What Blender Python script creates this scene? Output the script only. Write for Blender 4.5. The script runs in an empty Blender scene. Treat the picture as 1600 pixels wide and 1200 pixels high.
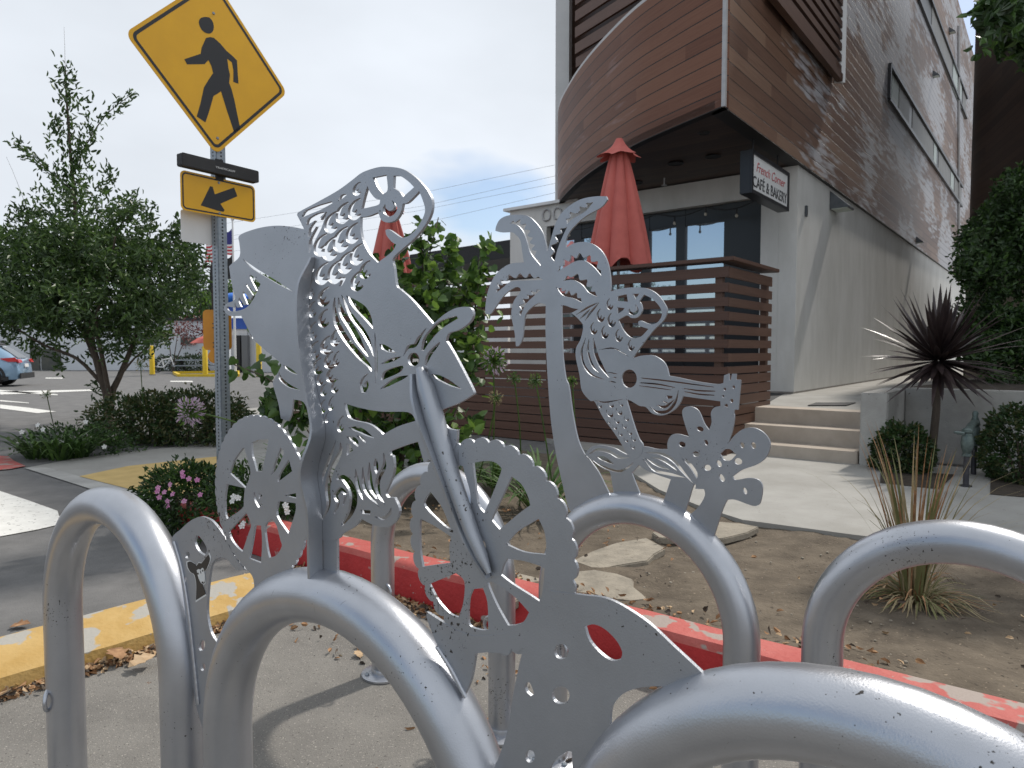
import bpy, bmesh, math, random
import numpy as np
from mathutils import Vector, Matrix
C = bpy.context; SC = C.scene; COL = SC.collection
random.seed(7); rng = np.random.default_rng(11)
R = math.radians
# ---------------- camera, sky, sun, exposure ----------------
F = 1075.0; CH = 1.3; TH = math.atan(52/1075.0)
cd = bpy.data.cameras.new('camera'); cam = bpy.data.objects.new('camera', cd); COL.objects.link(cam)
cd.sensor_width = 36; cd.lens = 36*F/1600; cd.clip_start = .02; cd.clip_end = 3000
cam.location = (0, 0, CH); cam.rotation_euler = (math.pi/2-TH, 0, 0); SC.camera = cam
cd.dof.use_dof = True; cd.dof.focus_distance = 1.5; cd.dof.aperture_fstop = 14
SUNH = Vector((.712, .702)).normalized(); EL = R(52)
sd = bpy.data.lights.new('sun', 'SUN'); sun = bpy.data.objects.new('sun', sd); COL.objects.link(sun)
sd.energy = 2.9; sd.angle = R(2.2); sd.color = (1, .94, .86)
SDIR = Vector((SUNH.x*math.cos(EL), SUNH.y*math.cos(EL), math.sin(EL)))
sun.rotation_euler = SDIR.to_track_quat('Z', 'Y').to_euler()
W = bpy.data.worlds.new('World'); SC.world = W; W.use_nodes = True
nt = W.node_tree; nt.nodes.clear(); N = nt.nodes.new; L = nt.links.new
sky = N('ShaderNodeTexSky'); sky.sky_type = 'NISHITA'; sky.sun_disc = False
sky.sun_elevation = EL; sky.sun_rotation = math.atan2(SUNH.x, SUNH.y)
b1 = N('ShaderNodeBackground'); b1.inputs[1].default_value = .13; L(sky.outputs[0], b1.inputs[0])
tc = N('ShaderNodeTexCoord'); mp = N('ShaderNodeMapping'); mp.inputs['Scale'].default_value = (1, 1, 2.2)
L(tc.outputs['Generated'], mp.inputs[0])
nz = N('ShaderNodeTexNoise'); nz.inputs['Scale'].default_value = 1.6; nz.inputs['Detail'].default_value = 5; nz.inputs['Roughness'].default_value = .5
L(mp.outputs[0], nz.inputs[0])
cr = N('ShaderNodeValToRGB'); cr.color_ramp.elements[0].position = .3; cr.color_ramp.elements[1].position = .72
cr.color_ramp.elements[0].color = (.60, .64, .69, 1); cr.color_ramp.elements[1].color = (.80, .85, .92, 1)
L(nz.outputs[0], cr.inputs[0])
b2 = N('ShaderNodeBackground'); b2.inputs[1].default_value = 1.02; L(cr.outputs[0], b2.inputs[0])
# gaps of blue between the clouds: directions where the cover opens
def gap(v, lo, hi):
    d = N('ShaderNodeVectorMath'); d.operation = 'DOT_PRODUCT'; d.inputs[1].default_value = Vector(v).normalized()
    L(tc.outputs['Generated'], d.inputs[0])
    a = N('ShaderNodeMath'); a.operation = 'MULTIPLY_ADD'; L(nz.outputs[0], a.inputs[0]); a.inputs[1].default_value = .10; L(d.outputs['Value'], a.inputs[2])
    m = N('ShaderNodeMapRange'); m.inputs[1].default_value = lo; m.inputs[2].default_value = hi
    m.inputs[3].default_value = 0; m.inputs[4].default_value = .9; L(a.outputs[0], m.inputs[0]); return m
g1 = gap((-.05, 1, .135), 1.057, 1.066); g2 = gap((.66, 1, .5), 1.03, 1.055)
g3 = gap((-.85, -.5, .28), .93, 1.02); m0 = N('ShaderNodeMath'); m0.operation = 'MAXIMUM'; L(g1.outputs[0], m0.inputs[0]); L(g2.outputs[0], m0.inputs[1])
mx = N('ShaderNodeMath'); mx.operation = 'MAXIMUM'; L(m0.outputs[0], mx.inputs[0]); L(g3.outputs[0], mx.inputs[1])
ms = N('ShaderNodeMixShader'); L(mx.outputs[0], ms.inputs[0]); L(b2.outputs[0], ms.inputs[1]); L(b1.outputs[0], ms.inputs[2])
wo = N('ShaderNodeOutputWorld'); L(ms.outputs[0], wo.inputs[0])
SC.view_settings.view_transform = 'Standard'; SC.view_settings.look = 'None'
SC.view_settings.exposure = 0.12; SC.view_settings.gamma = 1
SC.render.engine = 'CYCLES'
# ---------------- geometry helpers ----------------
FW = Vector((0, math.cos(TH), -math.sin(TH))); UP = Vector((0, math.sin(TH), math.cos(TH))); O = Vector((0, 0, CH))
def ray(px, py): return FW + Vector((1, 0, 0))*((px-800)/F) + UP*(-(py-600)/F)
def G(px, py, z=0.0):
    d = ray(px, py); return O + d*((z-CH)/d.z)
def atY(px, py, Y):
    d = ray(px, py); return O + d*(Y/d.y)
class Plane:      # vertical plane through P0 along horizontal unit u; local (s, z)
    def __init__(s, P0, u):
        s.P = Vector((P0[0], P0[1], 0)); s.u = Vector((u[0], u[1], 0)).normalized()
        s.n = Vector((s.u.y, -s.u.x, 0))
        if s.n.dot(O-s.P) < 0: s.n = -s.n     # faces the camera side
    def st(s, px, py, off=0):
        d = ray(px, py); P = s.P + s.n*off; t = (P-O).dot(s.n)/d.dot(s.n); q = O+d*t
        return ((q-s.P).dot(s.u), q.z)
    def w(s, a, z, off=0): return s.P + s.u*a + s.n*off + Vector((0, 0, z))
    def px(s, px, py, off=0): return s.w(*s.st(px, py, off), off)
def tag(o, label=None, cat=None, group=None, kind=None):
    if label: o['label'] = label
    if cat: o['category'] = cat
    if group: o['group'] = group
    if kind: o['kind'] = kind
    return o
def emp(name, loc, label, cat, group=None):
    o = bpy.data.objects.new(name, None); COL.objects.link(o); o.location = loc; o.empty_display_size = .1
    return tag(o, label, cat, group)
def par(o, p):
    if p is not None:
        o.parent = p
        if p.type == 'EMPTY': o.matrix_parent_inverse = p.matrix_basis.inverted()
    return o
def mk(name, me, mat, parent=None, smooth=False):
    o = bpy.data.objects.new(name, me); COL.objects.link(o)
    if mat is not None:
        n = len(me.polygons); idx = [0]*n; me.polygons.foreach_get('material_index', idx)
        me.materials.clear()
        for m in (mat if isinstance(mat, (list, tuple)) else [mat]): me.materials.append(m)
        me.polygons.foreach_set('material_index', idx)
    if smooth: me.polygons.foreach_set('use_smooth', [True]*len(me.polygons))
    return par(o, parent)
class MB:
    def __init__(s): s.v = []; s.f = []; s.m = []
    def add(s, vs, fs, mi=0):
        b = len(s.v); s.v += [tuple(p) for p in vs]; s.f += [tuple(b+i for i in f) for f in fs]; s.m += [mi]*len(fs); return s
    def box(s, c, size, ux=(1, 0, 0), uz=(0, 0, 1), mi=0):
        c = Vector(c); ux = Vector(ux).normalized(); uz = Vector(uz).normalized(); uy = uz.cross(ux).normalized()
        h = [x/2 for x in size]
        vs = [c+ux*(a*h[0])+uy*(b*h[1])+uz*(d*h[2]) for a in (-1, 1) for b in (-1, 1) for d in (-1, 1)]
        return s.add(vs, [(0, 1, 3, 2), (4, 6, 7, 5), (0, 4, 5, 1), (2, 3, 7, 6), (0, 2, 6, 4), (1, 5, 7, 3)], mi)
    def bar(s, a, b, w, h, mi=0, up=(0, 0, 1)):
        a = Vector(a); b = Vector(b); d = (b-a); ux = d.normalized(); up = Vector(up)
        uy = up.cross(ux).normalized(); uz = ux.cross(uy)
        return s.box((a+b)/2, (d.length, w, h), ux, uz, mi)
    def tube(s, pts, r, n=12, mi=0, cap=True, closed=False):
        pts = [Vector(p) for p in pts]; k = len(pts); rr = r if isinstance(r, (list, tuple)) else [r]*k
        b = len(s.v); ref = None
        for i, p in enumerate(pts):
            if closed: t = pts[(i+1) % k]-pts[i-1]
            else: t = pts[min(i+1, k-1)]-pts[max(i-1, 0)]
            if t.length < 1e-9: t = Vector((0, 0, 1))
            t.normalize()
            if ref is None: ref = t.orthogonal().normalized()
            ref = (ref - t*ref.dot(t)).normalized(); bi = t.cross(ref)
            for j in range(n):
                a = 2*math.pi*j/n; s.v.append(tuple(p+(ref*math.cos(a)+bi*math.sin(a))*rr[i]))
        for i in range(k if closed else k-1):
            i2 = (i+1) % k
            for j in range(n):
                s.f.append((b+i*n+j, b+i*n+(j+1) % n, b+i2*n+(j+1) % n, b+i2*n+j)); s.m.append(mi)
        if cap and not closed:
            s.f.append(tuple(b+j for j in range(n))[::-1]); s.f.append(tuple(b+(k-1)*n+j for j in range(n))); s.m += [mi, mi]
        return s
    def cyl(s, a, b, r, n=16, mi=0, r2=None): return s.tube([a, b], [r, r if r2 is None else r2], n, mi)
    def lathe(s, c, prof, n=24, mi=0):
        c = Vector(c); b = len(s.v); k = len(prof)
        for (r, z) in prof:
            for j in range(n):
                a = 2*math.pi*j/n; s.v.append((c.x+r*math.cos(a), c.y+r*math.sin(a), c.z+z))
        for i in range(k-1):
            for j in range(n): s.f.append((b+i*n+j, b+i*n+(j+1) % n, b+(i+1)*n+(j+1) % n, b+(i+1)*n+j)); s.m.append(mi)
        s.f.append(tuple(b+j for j in range(n))[::-1]); s.f.append(tuple(b+(k-1)*n+j for j in range(n))); s.m += [mi, mi]
        return s
    def prism(s, pts, vec, mi=0):
        pts = [Vector(p) for p in pts]; vec = Vector(vec); n = len(pts)
        s.add(pts+[p+vec for p in pts], [tuple(range(n))[::-1], tuple(range(n, 2*n))]+[(i, (i+1) % n, n+(i+1) % n, n+i) for i in range(n)], mi); return s
    def quad(s, *p, mi=0): return s.add(p, [tuple(range(len(p)))], mi)
    def build(s, name, mat, parent=None, smooth=False, bevel=0):
        me = bpy.data.meshes.new(name); me.from_pydata(s.v, [], s.f)
        if any(s.m): me.polygons.foreach_set('material_index', s.m)
        bm = bmesh.new(); bm.from_mesh(me)
        bmesh.ops.recalc_face_normals(bm, faces=bm.faces)
        if bevel: bmesh.ops.bevel(bm, geom=[e for e in bm.edges if e.is_manifold and e.calc_face_angle(0) > .6], offset=bevel, segments=2, affect='EDGES', clamp_overlap=True)
        if smooth:
            for e in bm.edges:
                if e.is_manifold and e.calc_face_angle(0) > .75: e.smooth = False
        bm.to_mesh(me); bm.free(); me.update()
        o = mk(name, me, mat, parent)
        if smooth:
            o.data.polygons.foreach_set('use_smooth', [True]*len(me.polygons))
        return o
def catmull(P, sub=4, closed=True, corner=58):
    n = len(P); out = []
    P = [Vector((p[0], p[1])) for p in P]
    def sharp(i):
        if not closed and (i == 0 or i == n-1): return True
        a = P[i]-P[i-1]; b = P[(i+1) % n]-P[i]
        if a.length < 1e-9 or b.length < 1e-9: return True
        return abs(a.angle_signed(b, 0)) > R(corner)
    sh = [sharp(i) for i in range(n)]
    for i in range(n if closed else n-1):
        p1 = P[i]; p2 = P[(i+1) % n]
        p0 = P[i-1] if not sh[i] else p1-(p2-p1)
        p3 = P[(i+2) % n] if not sh[(i+1) % n] else p2+(p2-p1)
        for k in range(sub):
            t = k/sub
            out.append(((2*p1)+(p2-p0)*t+(2*p0-5*p1+4*p2-p3)*t*t+(3*p1-p0-3*p2+p3)*t**3)*.5)
    if not closed: out.append(P[-1])
    return [(p.x, p.y) for p in out]
def curve_mesh(splines, thick, bevel=0.0):
    cu = bpy.data.curves.new('tmp', 'CURVE'); cu.dimensions = '2D'; cu.fill_mode = 'BOTH'
    for sp in splines:
        s = cu.splines.new('POLY'); s.points.add(len(sp)-1)
        for i, (x, y) in enumerate(sp): s.points[i].co = (x, y, 0, 1)
        s.use_cyclic_u = True
    cu.extrude = thick/2; cu.bevel_depth = bevel; cu.bevel_resolution = 1
    if bevel: cu.offset = -bevel
    ob = bpy.data.objects.new('tmp', cu); COL.objects.link(ob)
    dg = C.evaluated_depsgraph_get(); me = bpy.data.meshes.new_from_object(ob.evaluated_get(dg))
    bpy.data.objects.remove(ob); bpy.data.curves.remove(cu)
    return me
def pip(P, poly):
    x = P[:, 0]; y = P[:, 1]; c = np.zeros(len(P), bool); n = len(poly); j = n-1
    for i in range(n):
        xi, yi = poly[i]; xj, yj = poly[j]; j = i
        if yi == yj: continue
        k = ((yi > y) != (yj > y)) & (x < (xj-xi)*(y-yi)/(yj-yi)+xi); c ^= k
    return c
def clean(L_):
    o = []
    for p in L_:
        if not o or (abs(p[0]-o[-1][0])+abs(p[1]-o[-1][1])) > 3e-5: o.append(p)
    if len(o) > 2 and (abs(o[0][0]-o[-1][0])+abs(o[0][1]-o[-1][1])) < 3e-5: o.pop()
    return o
def plate(name, pl, outline, holes, thick, mat, parent=None, off=0.0, bevel=0.0):
    """a flat cut plate with real thickness; outline/holes are lists of (s, z) in the plane pl"""
    from mathutils.geometry import delaunay_2d_cdt
    outline = clean(outline); holes = [clean(h) for h in holes]; holes = [h for h in holes if len(h) > 2]
    V = []; E = []
    for lp in [outline]+holes:
        b = len(V); V += [Vector(p) for p in lp]; E += [(b+i, b+(i+1) % len(lp)) for i in range(len(lp))]
    ov, oe, of, *_ = delaunay_2d_cdt(V, E, [], 0, 1e-6)
    ov = np.array([(v.x, v.y) for v in ov]); of = [tuple(f) for f in of]
    cen = np.array([ov[list(f)].mean(axis=0) for f in of]); keep = pip(cen, outline)
    for h in holes: keep &= ~pip(cen, h)
    fs = [f for f, k in zip(of, keep) if k]
    used = sorted({i for f in fs for i in f}); rm = {v: i for i, v in enumerate(used)}; n = len(used)
    fs = [tuple(rm[i] for i in f) for f in fs]; cnt = {}
    for f in fs:
        for i in range(3):
            a, b = f[i], f[(i+1) % 3]; cnt[(a, b)] = cnt.get((a, b), 0)+1
    vs = [tuple(pl.w(ov[i][0], ov[i][1], off+thick/2)) for i in used]+[tuple(pl.w(ov[i][0], ov[i][1], off-thick/2)) for i in used]
    F_ = list(fs)+[tuple(n+i for i in f)[::-1] for f in fs]
    for (a, b) in cnt:
        if (b, a) not in cnt: F_.append((b, a, n+a, n+b))
    me = bpy.data.meshes.new(name); me.from_pydata(vs, [], F_); me.update()
    bm = bmesh.new(); bm.from_mesh(me); bmesh.ops.recalc_face_normals(bm, faces=bm.faces); bm.to_mesh(me); bm.free()
    return mk(name, me, mat, parent)
def ppl(name, pl, pxs, holes, thick, mat, parent=None, off=0.0, bevel=0.0, smooth=True):
    """plate whose outline and holes were measured on the photograph and laid into the real plane pl"""
    f = (lambda q: catmull(q)) if smooth else (lambda q: q)
    o = [pl.st(x, y, off) for x, y in f(pxs)]; hs = [[pl.st(x, y, off) for x, y in (h if isinstance(h, tuple) else f(h))] for h in holes]
    return plate(name, pl, o, hs, thick, mat, parent, off, bevel)
def text_mesh(body, h, w, shear=0, bold=0, thick=.004):
    cu = bpy.data.curves.new('tmp', 'FONT'); cu.body = body; cu.size = 1; cu.extrude = 0; cu.shear = shear; cu.offset = bold
    ob = bpy.data.objects.new('tmp', cu); COL.objects.link(ob)
    dg = C.evaluated_depsgraph_get(); me = bpy.data.meshes.new_from_object(ob.evaluated_get(dg))
    bpy.data.objects.remove(ob); bpy.data.curves.remove(cu)
    xs = [v.co.x for v in me.vertices]; ys = [v.co.y for v in me.vertices]
    x0, x1, y0, y1 = min(xs), max(xs), min(ys), max(ys)
    for v in me.vertices: v.co = ((v.co.x-x0)/(x1-x0)*w, (v.co.y-y0)/(y1-y0)*h, 0)
    bm = bmesh.new(); bm.from_mesh(me); g = bmesh.ops.extrude_face_region(bm, geom=bm.faces[:])
    for e in g['geom']:
        if isinstance(e, bmesh.types.BMVert): e.co.z += thick
    bmesh.ops.recalc_face_normals(bm, faces=bm.faces); bm.to_mesh(me); bm.free(); return me
def text_on(name, body, pl, a, z, h, w, off, mat, parent, flip=1, **k):
    me = text_mesh(body, h, w, **k); u = pl.u*flip
    M = Matrix(((u.x, 0, pl.n.x, 0), (u.y, 0, pl.n.y, 0), (0, 1, 0, 0), (0, 0, 0, 1)))
    me.transform(Matrix.Translation(pl.w(a, z, off)) @ M); return mk(name, me, mat, parent)
# ---------------- materials ----------------
MATS = {}
def mat(name, c1, c2=None, scale=8, rough=.6, metal=0, bump=0, bscale=40, detail=6, stretch=None, spec=.5, lo=.35, hi=.65, trans=0, speck=None):
    m = bpy.data.materials.new(name); m.use_nodes = True; t = m.node_tree; n = t.nodes; l = t.links
    p = n['Principled BSDF']; p.inputs['Roughness'].default_value = rough; p.inputs['Metallic'].default_value = metal
    p.inputs['Specular IOR Level'].default_value = spec
    p.inputs['Base Color'].default_value = (*c1, 1)
    g = n.new('ShaderNodeNewGeometry'); mpn = n.new('ShaderNodeMapping'); l.new(g.outputs['Position'], mpn.inputs[0])
    if stretch: mpn.inputs['Scale'].default_value = stretch
    last = None
    if c2 is not None:
        z = n.new('ShaderNodeTexNoise'); z.inputs['Scale'].default_value = scale; z.inputs['Detail'].default_value = detail; z.inputs['Roughness'].default_value = .62
        l.new(mpn.outputs[0], z.inputs[0])
        r = n.new('ShaderNodeValToRGB'); r.color_ramp.elements[0].position = lo; r.color_ramp.elements[1].position = hi
        r.color_ramp.elements[0].color = (*c1, 1); r.color_ramp.elements[1].color = (*c2, 1)
        l.new(z.outputs[0], r.inputs[0]); last = r.outputs[0]
    if speck:   # (colour, scale, threshold)
        for (sc_, ss, th) in speck:
            z = n.new('ShaderNodeTexNoise'); z.inputs['Scale'].default_value = ss; z.inputs['Detail'].default_value = 3; l.new(g.outputs['Position'], z.inputs[0])
            r = n.new('ShaderNodeMapRange'); r.inputs[1].default_value = th; r.inputs[2].default_value = th+.03; l.new(z.outputs[0], r.inputs[0])
            mxn = n.new('ShaderNodeMix'); mxn.data_type = 'RGBA'; l.new(r.outputs[0], mxn.inputs[0])
            if last is None: mxn.inputs[6].default_value = (*c1, 1)
            else: l.new(last, mxn.inputs[6])
            mxn.inputs[7].default_value = (*sc_, 1); last = mxn.outputs[2]
    if last is not None: l.new(last, p.inputs['Base Color'])
    if bump:
        z = n.new('ShaderNodeTexNoise'); z.inputs['Scale'].default_value = bscale; z.inputs['Detail'].default_value = 5; l.new(mpn.outputs[0], z.inputs[0])
        b = n.new('ShaderNodeBump'); b.inputs['Strength'].default_value = bump; b.inputs['Distance'].default_value = .01
        l.new(z.outputs[0], b.inputs['Height']); l.new(b.outputs[0], p.inputs['Normal'])
    if trans:
        tr = n.new('ShaderNodeBsdfTranslucent'); mxs = n.new('ShaderNodeMixShader'); mxs.inputs[0].default_value = trans
        if last is not None: l.new(last, tr.inputs[0])
        else: tr.inputs[0].default_value = (*c1, 1)
        l.new(p.outputs[0], mxs.inputs[1]); l.new(tr.outputs[0], mxs.inputs[2]); l.new(mxs.outputs[0], n['Material Output'].inputs[0])
    MATS[name] = m; return m
def wood(name, cols, pitch, dirx, rough=.45, gap=.05, z0=0.0, pale_patch=None, vert=False, bump=.5, spec=.5):
    """horizontal boards in world space: board index from z, grain along dirx"""
    m = bpy.data.materials.new(name); m.use_nodes = True; t = m.node_tree; n = t.nodes; l = t.links
    p = n['Principled BSDF']; p.inputs['Roughness'].default_value = rough; p.inputs['Specular IOR Level'].default_value = spec
    g = n.new('ShaderNodeNewGeometry'); sx = n.new('ShaderNodeSeparateXYZ'); l.new(g.outputs['Position'], sx.inputs[0])
    def M(op, a, b=None, c=None):
        k = n.new('ShaderNodeMath'); k.operation = op
        for i, v in enumerate((a, b, c)):
            if v is None: continue
            if isinstance(v, (int, float)): k.inputs[i].default_value = v
            else: l.new(v, k.inputs[i])
        return k.outputs[0]
    dt = n.new('ShaderNodeVectorMath'); dt.operation = 'DOT_PRODUCT'; l.new(g.outputs['Position'], dt.inputs[0]); dt.inputs[1].default_value = (*dirx, 0)
    along = dt.outputs['Value']; hz = sx.outputs['Z']
    if vert:   # boards laid flat (a soffit): the index runs across dirx
        d2n = n.new('ShaderNodeVectorMath'); d2n.operation = 'DOT_PRODUCT'; l.new(g.outputs['Position'], d2n.inputs[0]); d2n.inputs[1].default_value = (-dirx[1], dirx[0], 0)
        hz = d2n.outputs['Value']
    q = M('DIVIDE', M('SUBTRACT', hz, z0), pitch); idx = M('FLOOR', q); fr = M('FRACT', q)
    seg = M('FLOOR', M('ADD', M('DIVIDE', along, 2.7), M('MULTIPLY', idx, .37)))
    cv = n.new('ShaderNodeCombineXYZ'); l.new(idx, cv.inputs[0]); l.new(seg, cv.inputs[1])
    wn = n.new('ShaderNodeTexWhiteNoise'); wn.noise_dimensions = '2D'; l.new(cv.outputs[0], wn.inputs[0])
    gv = n.new('ShaderNodeCombineXYZ'); l.new(M('MULTIPLY', along, 1.2), gv.inputs[0]); l.new(M('MULTIPLY', hz, 30), gv.inputs[1]); l.new(wn.outputs[0], gv.inputs[2])
    z = n.new('ShaderNodeTexNoise'); z.inputs['Scale'].default_value = 1.6; z.inputs['Detail'].default_value = 6; z.inputs['Distortion'].default_value = .6; l.new(gv.outputs[0], z.inputs[0])
    v = M('ADD', M('MULTIPLY', wn.outputs[0], .55), M('MULTIPLY', z.outputs[0], .6))
    r = n.new('ShaderNodeValToRGB'); e = r.color_ramp.elements
    e[0].position = .2; e[0].color = (*cols[0], 1); e[1].position = .85; e[1].color = (*cols[-1], 1)
    for i, c in enumerate(cols[1:-1]):
        k = e.new(.2+.65*(i+1)/(len(cols)-1)); k.color = (*c, 1)
    l.new(v, r.inputs[0]); last = r.outputs[0]
    if pale_patch:   # (colour, strength expression): pale patches painted into the board colour
        wc, sc_, th, amt = pale_patch[:4]
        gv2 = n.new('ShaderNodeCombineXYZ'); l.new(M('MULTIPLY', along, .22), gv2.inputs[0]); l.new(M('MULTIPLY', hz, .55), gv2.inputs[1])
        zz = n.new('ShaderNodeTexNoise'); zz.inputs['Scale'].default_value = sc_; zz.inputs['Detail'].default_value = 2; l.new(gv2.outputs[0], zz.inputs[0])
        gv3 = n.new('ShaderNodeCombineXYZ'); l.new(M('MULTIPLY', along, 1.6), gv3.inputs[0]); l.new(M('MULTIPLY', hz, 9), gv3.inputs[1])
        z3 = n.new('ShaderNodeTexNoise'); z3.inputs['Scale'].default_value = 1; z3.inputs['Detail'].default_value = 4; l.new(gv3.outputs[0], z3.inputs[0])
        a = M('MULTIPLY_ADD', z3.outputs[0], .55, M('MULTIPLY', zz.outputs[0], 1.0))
        if len(pale_patch) > 4:   # the painted glints get stronger along the wall
            rp = n.new('ShaderNodeMapRange'); rp.inputs[1].default_value = pale_patch[4]; rp.inputs[2].default_value = pale_patch[5]; rp.inputs[3].default_value = -.14; rp.inputs[4].default_value = .09; l.new(along, rp.inputs[0]); a = M('ADD', a, rp.outputs[0])
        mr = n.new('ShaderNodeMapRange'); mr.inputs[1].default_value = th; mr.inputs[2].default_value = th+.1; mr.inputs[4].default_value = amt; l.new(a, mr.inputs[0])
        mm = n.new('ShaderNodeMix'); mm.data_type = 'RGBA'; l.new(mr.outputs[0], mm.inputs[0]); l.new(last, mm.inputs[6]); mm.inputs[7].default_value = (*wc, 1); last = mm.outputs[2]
    gp = M('LESS_THAN', fr, gap)
    mg = n.new('ShaderNodeMix'); mg.data_type = 'RGBA'; l.new(gp, mg.inputs[0]); l.new(last, mg.inputs[6]); mg.inputs[7].default_value = (.012, .009, .008, 1)
    l.new(mg.outputs[2], p.inputs['Base Color'])
    b = n.new('ShaderNodeBump'); b.inputs['Strength'].default_value = bump; b.inputs['Distance'].default_value = .006
    l.new(M('SUBTRACT', M('MULTIPLY', z.outputs[0], .3), gp), b.inputs['Height']); l.new(b.outputs[0], p.inputs['Normal'])
    MATS[name] = m; return m
def metal_paint(name, base, rough=.36, metal=.55):
    m = mat(name, base, tuple(c*.86 for c in base), scale=7, rough=rough, metal=metal, bump=.07, bscale=420, lo=.3, hi=.7)
    t = m.node_tree; n = t.nodes; l = t.links; p = n['Principled BSDF']; g = n.new('ShaderNodeNewGeometry')
    def noise(sc_, det, st=None):
        z = n.new('ShaderNodeTexNoise'); z.inputs['Scale'].default_value = sc_; z.inputs['Detail'].default_value = det
        if st:
            mm = n.new('ShaderNodeMapping'); mm.inputs['Scale'].default_value = st; mm.inputs['Rotation'].default_value = (.5, .9, .3); l.new(g.outputs['Position'], mm.inputs[0]); l.new(mm.outputs[0], z.inputs[0])
        else: l.new(g.outputs['Position'], z.inputs[0])
        return z.outputs[0]
    def comb(a, b, w):
        k = n.new('ShaderNodeMath'); k.operation = 'MULTIPLY_ADD'; l.new(b, k.inputs[0]); k.inputs[1].default_value = w; l.new(a, k.inputs[2]); return k.outputs[0]
    last = p.inputs['Base Color'].links[0].from_socket; low = noise(4.5, 2)
    for src, lo, hi, col in ((comb(noise(150, 2), low, .55), 1.035, 1.06, (.07, .065, .06)), (comb(noise(330, 2), low, .5), 1.02, 1.05, (.12, .115, .11)), (comb(noise(1.0, 3, (14, 260, 14)), low, .45), 1.015, 1.03, (.20, .20, .21)), (comb(noise(46, 2), low, .6), 1.17, 1.18, (.05, .05, .07))):
        r = n.new('ShaderNodeMapRange'); r.inputs[1].default_value = lo; r.inputs[2].default_value = hi; l.new(src, r.inputs[0])
        mxn = n.new('ShaderNodeMix'); mxn.data_type = 'RGBA'; l.new(r.outputs[0], mxn.inputs[0]); l.new(last, mxn.inputs[6]); mxn.inputs[7].default_value = (*col, 1); last = mxn.outputs[2]
    l.new(last, p.inputs['Base Color'])
    r = n.new('ShaderNodeMapRange'); r.inputs[3].default_value = rough-.07; r.inputs[4].default_value = rough+.12; l.new(noise(5, 8), r.inputs[0]); l.new(r.outputs[0], p.inputs['Roughness'])
    return m
silver = metal_paint('silver_paint', (.405, .425, .46), rough=.40, metal=.78)
silver_tube = metal_paint('silver_tube_paint', (.50, .515, .55), rough=.30, metal=.88)
galv = mat('galvanised_steel', (.33, .36, .39), (.24, .27, .30), scale=40, rough=.45, metal=.7)
black = mat('black_paint', (.012, .012, .014), rough=.35)
blackm = mat('black_matte', (.02, .02, .022), (.03, .03, .03), scale=20, rough=.7)
yel = mat('sign_yellow', (.80, .42, .004), (.74, .38, .004), scale=4, rough=.3)
yelpaint = mat('bollard_yellow', (.75, .52, .02), (.66, .44, .02), scale=8, rough=.5)
bitu = mat('asphalt', (.115, .113, .11), (.17, .165, .16), scale=3, rough=.9, bump=.5, bscale=160, speck=[((.30, .28, .26), 120, .72), ((.04, .04, .04), 90, .72)])
baym = mat('bay_concrete', (.165, .155, .14), (.225, .212, .19), scale=2.4, rough=.9, bump=.6, bscale=220, speck=[((.38, .35, .31), 170, .64), ((.06, .055, .05), 130, .66), ((.12, .11, .10), 45, .68), ((.15, .085, .05), 20, .74)])
conc = mat('sidewalk_concrete', (.285, .275, .25), (.36, .35, .325), scale=1.8, rough=.85, bump=.25, bscale=120, speck=[((.20, .19, .17), 30, .70), ((.17, .16, .15), 90, .70)])
conc2 = mat('planter_concrete', (.33, .32, .30), (.46, .45, .42), scale=2.4, rough=.85, bump=.35, bscale=60, speck=[((.16, .15, .13), 12, .7)])
stepm = mat('step_concrete', (.40, .345, .285), (.48, .42, .355), scale=3, rough=.85, bump=.2, bscale=90)
dirt = mat('dirt', (.078, .060, .041), (.150, .120, .086), scale=5, rough=.95, bump=1.0, bscale=55, detail=10, speck=[((.26, .205, .145), 60, .67), ((.05, .037, .025), 34, .66)])
stone = mat('flagstone', (.22, .195, .155), (.33, .29, .23), scale=9, rough=.9, bump=.6, bscale=60, speck=[((.2, .17, .13), 30, .66)])
white_line = mat('road_marking_white', (.62, .61, .57), (.72, .71, .67), scale=7, rough=.8, speck=[((.3, .29, .27), 26, .63)])
tact = mat('tactile_yellow', (.52, .36, .13), (.62, .44, .17), scale=5, rough=.8, bump=.3, bscale=60)
stucco = mat('stucco_white', (.58, .57, .535), (.69, .68, .65), scale=1.9, rough=.85, bump=.35, bscale=70, stretch=(1, 1, .35))
white = mat('white_paint', (.74, .74, .73), (.68, .68, .67), scale=3, rough=.6)
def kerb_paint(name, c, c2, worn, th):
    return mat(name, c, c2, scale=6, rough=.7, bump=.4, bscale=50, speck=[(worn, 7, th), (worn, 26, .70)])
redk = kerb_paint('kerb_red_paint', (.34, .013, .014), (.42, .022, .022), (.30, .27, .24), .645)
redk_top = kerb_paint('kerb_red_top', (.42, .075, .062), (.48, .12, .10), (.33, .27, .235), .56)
yelk = kerb_paint('kerb_yellow_paint', (.44, .27, .075), (.52, .345, .125), (.37, .35, .31), .525)
glass = bpy.data.materials.new('window_glass'); glass.use_nodes = True
_p = glass.node_tree.nodes['Principled BSDF']; _p.inputs['Base Color'].default_value = (.50, .58, .66, 1); _p.inputs['Metallic'].default_value = .62; _p.inputs['Roughness'].default_value = .03; _p.inputs['Specular IOR Level'].default_value = 1; _p.inputs['IOR'].default_value = 2.2
redfab = mat('red_canvas', (.48, .115, .095), (.55, .14, .115), scale=4, rough=.85, bump=.25, bscale=300)
leafd = mat('leaf_dark', (.020, .044, .012), (.045, .092, .024), scale=6, rough=.45, trans=.25)
leafm = mat('leaf_mid', (.045, .10, .02), (.09, .17, .035), scale=6, rough=.4, trans=.3)
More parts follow.
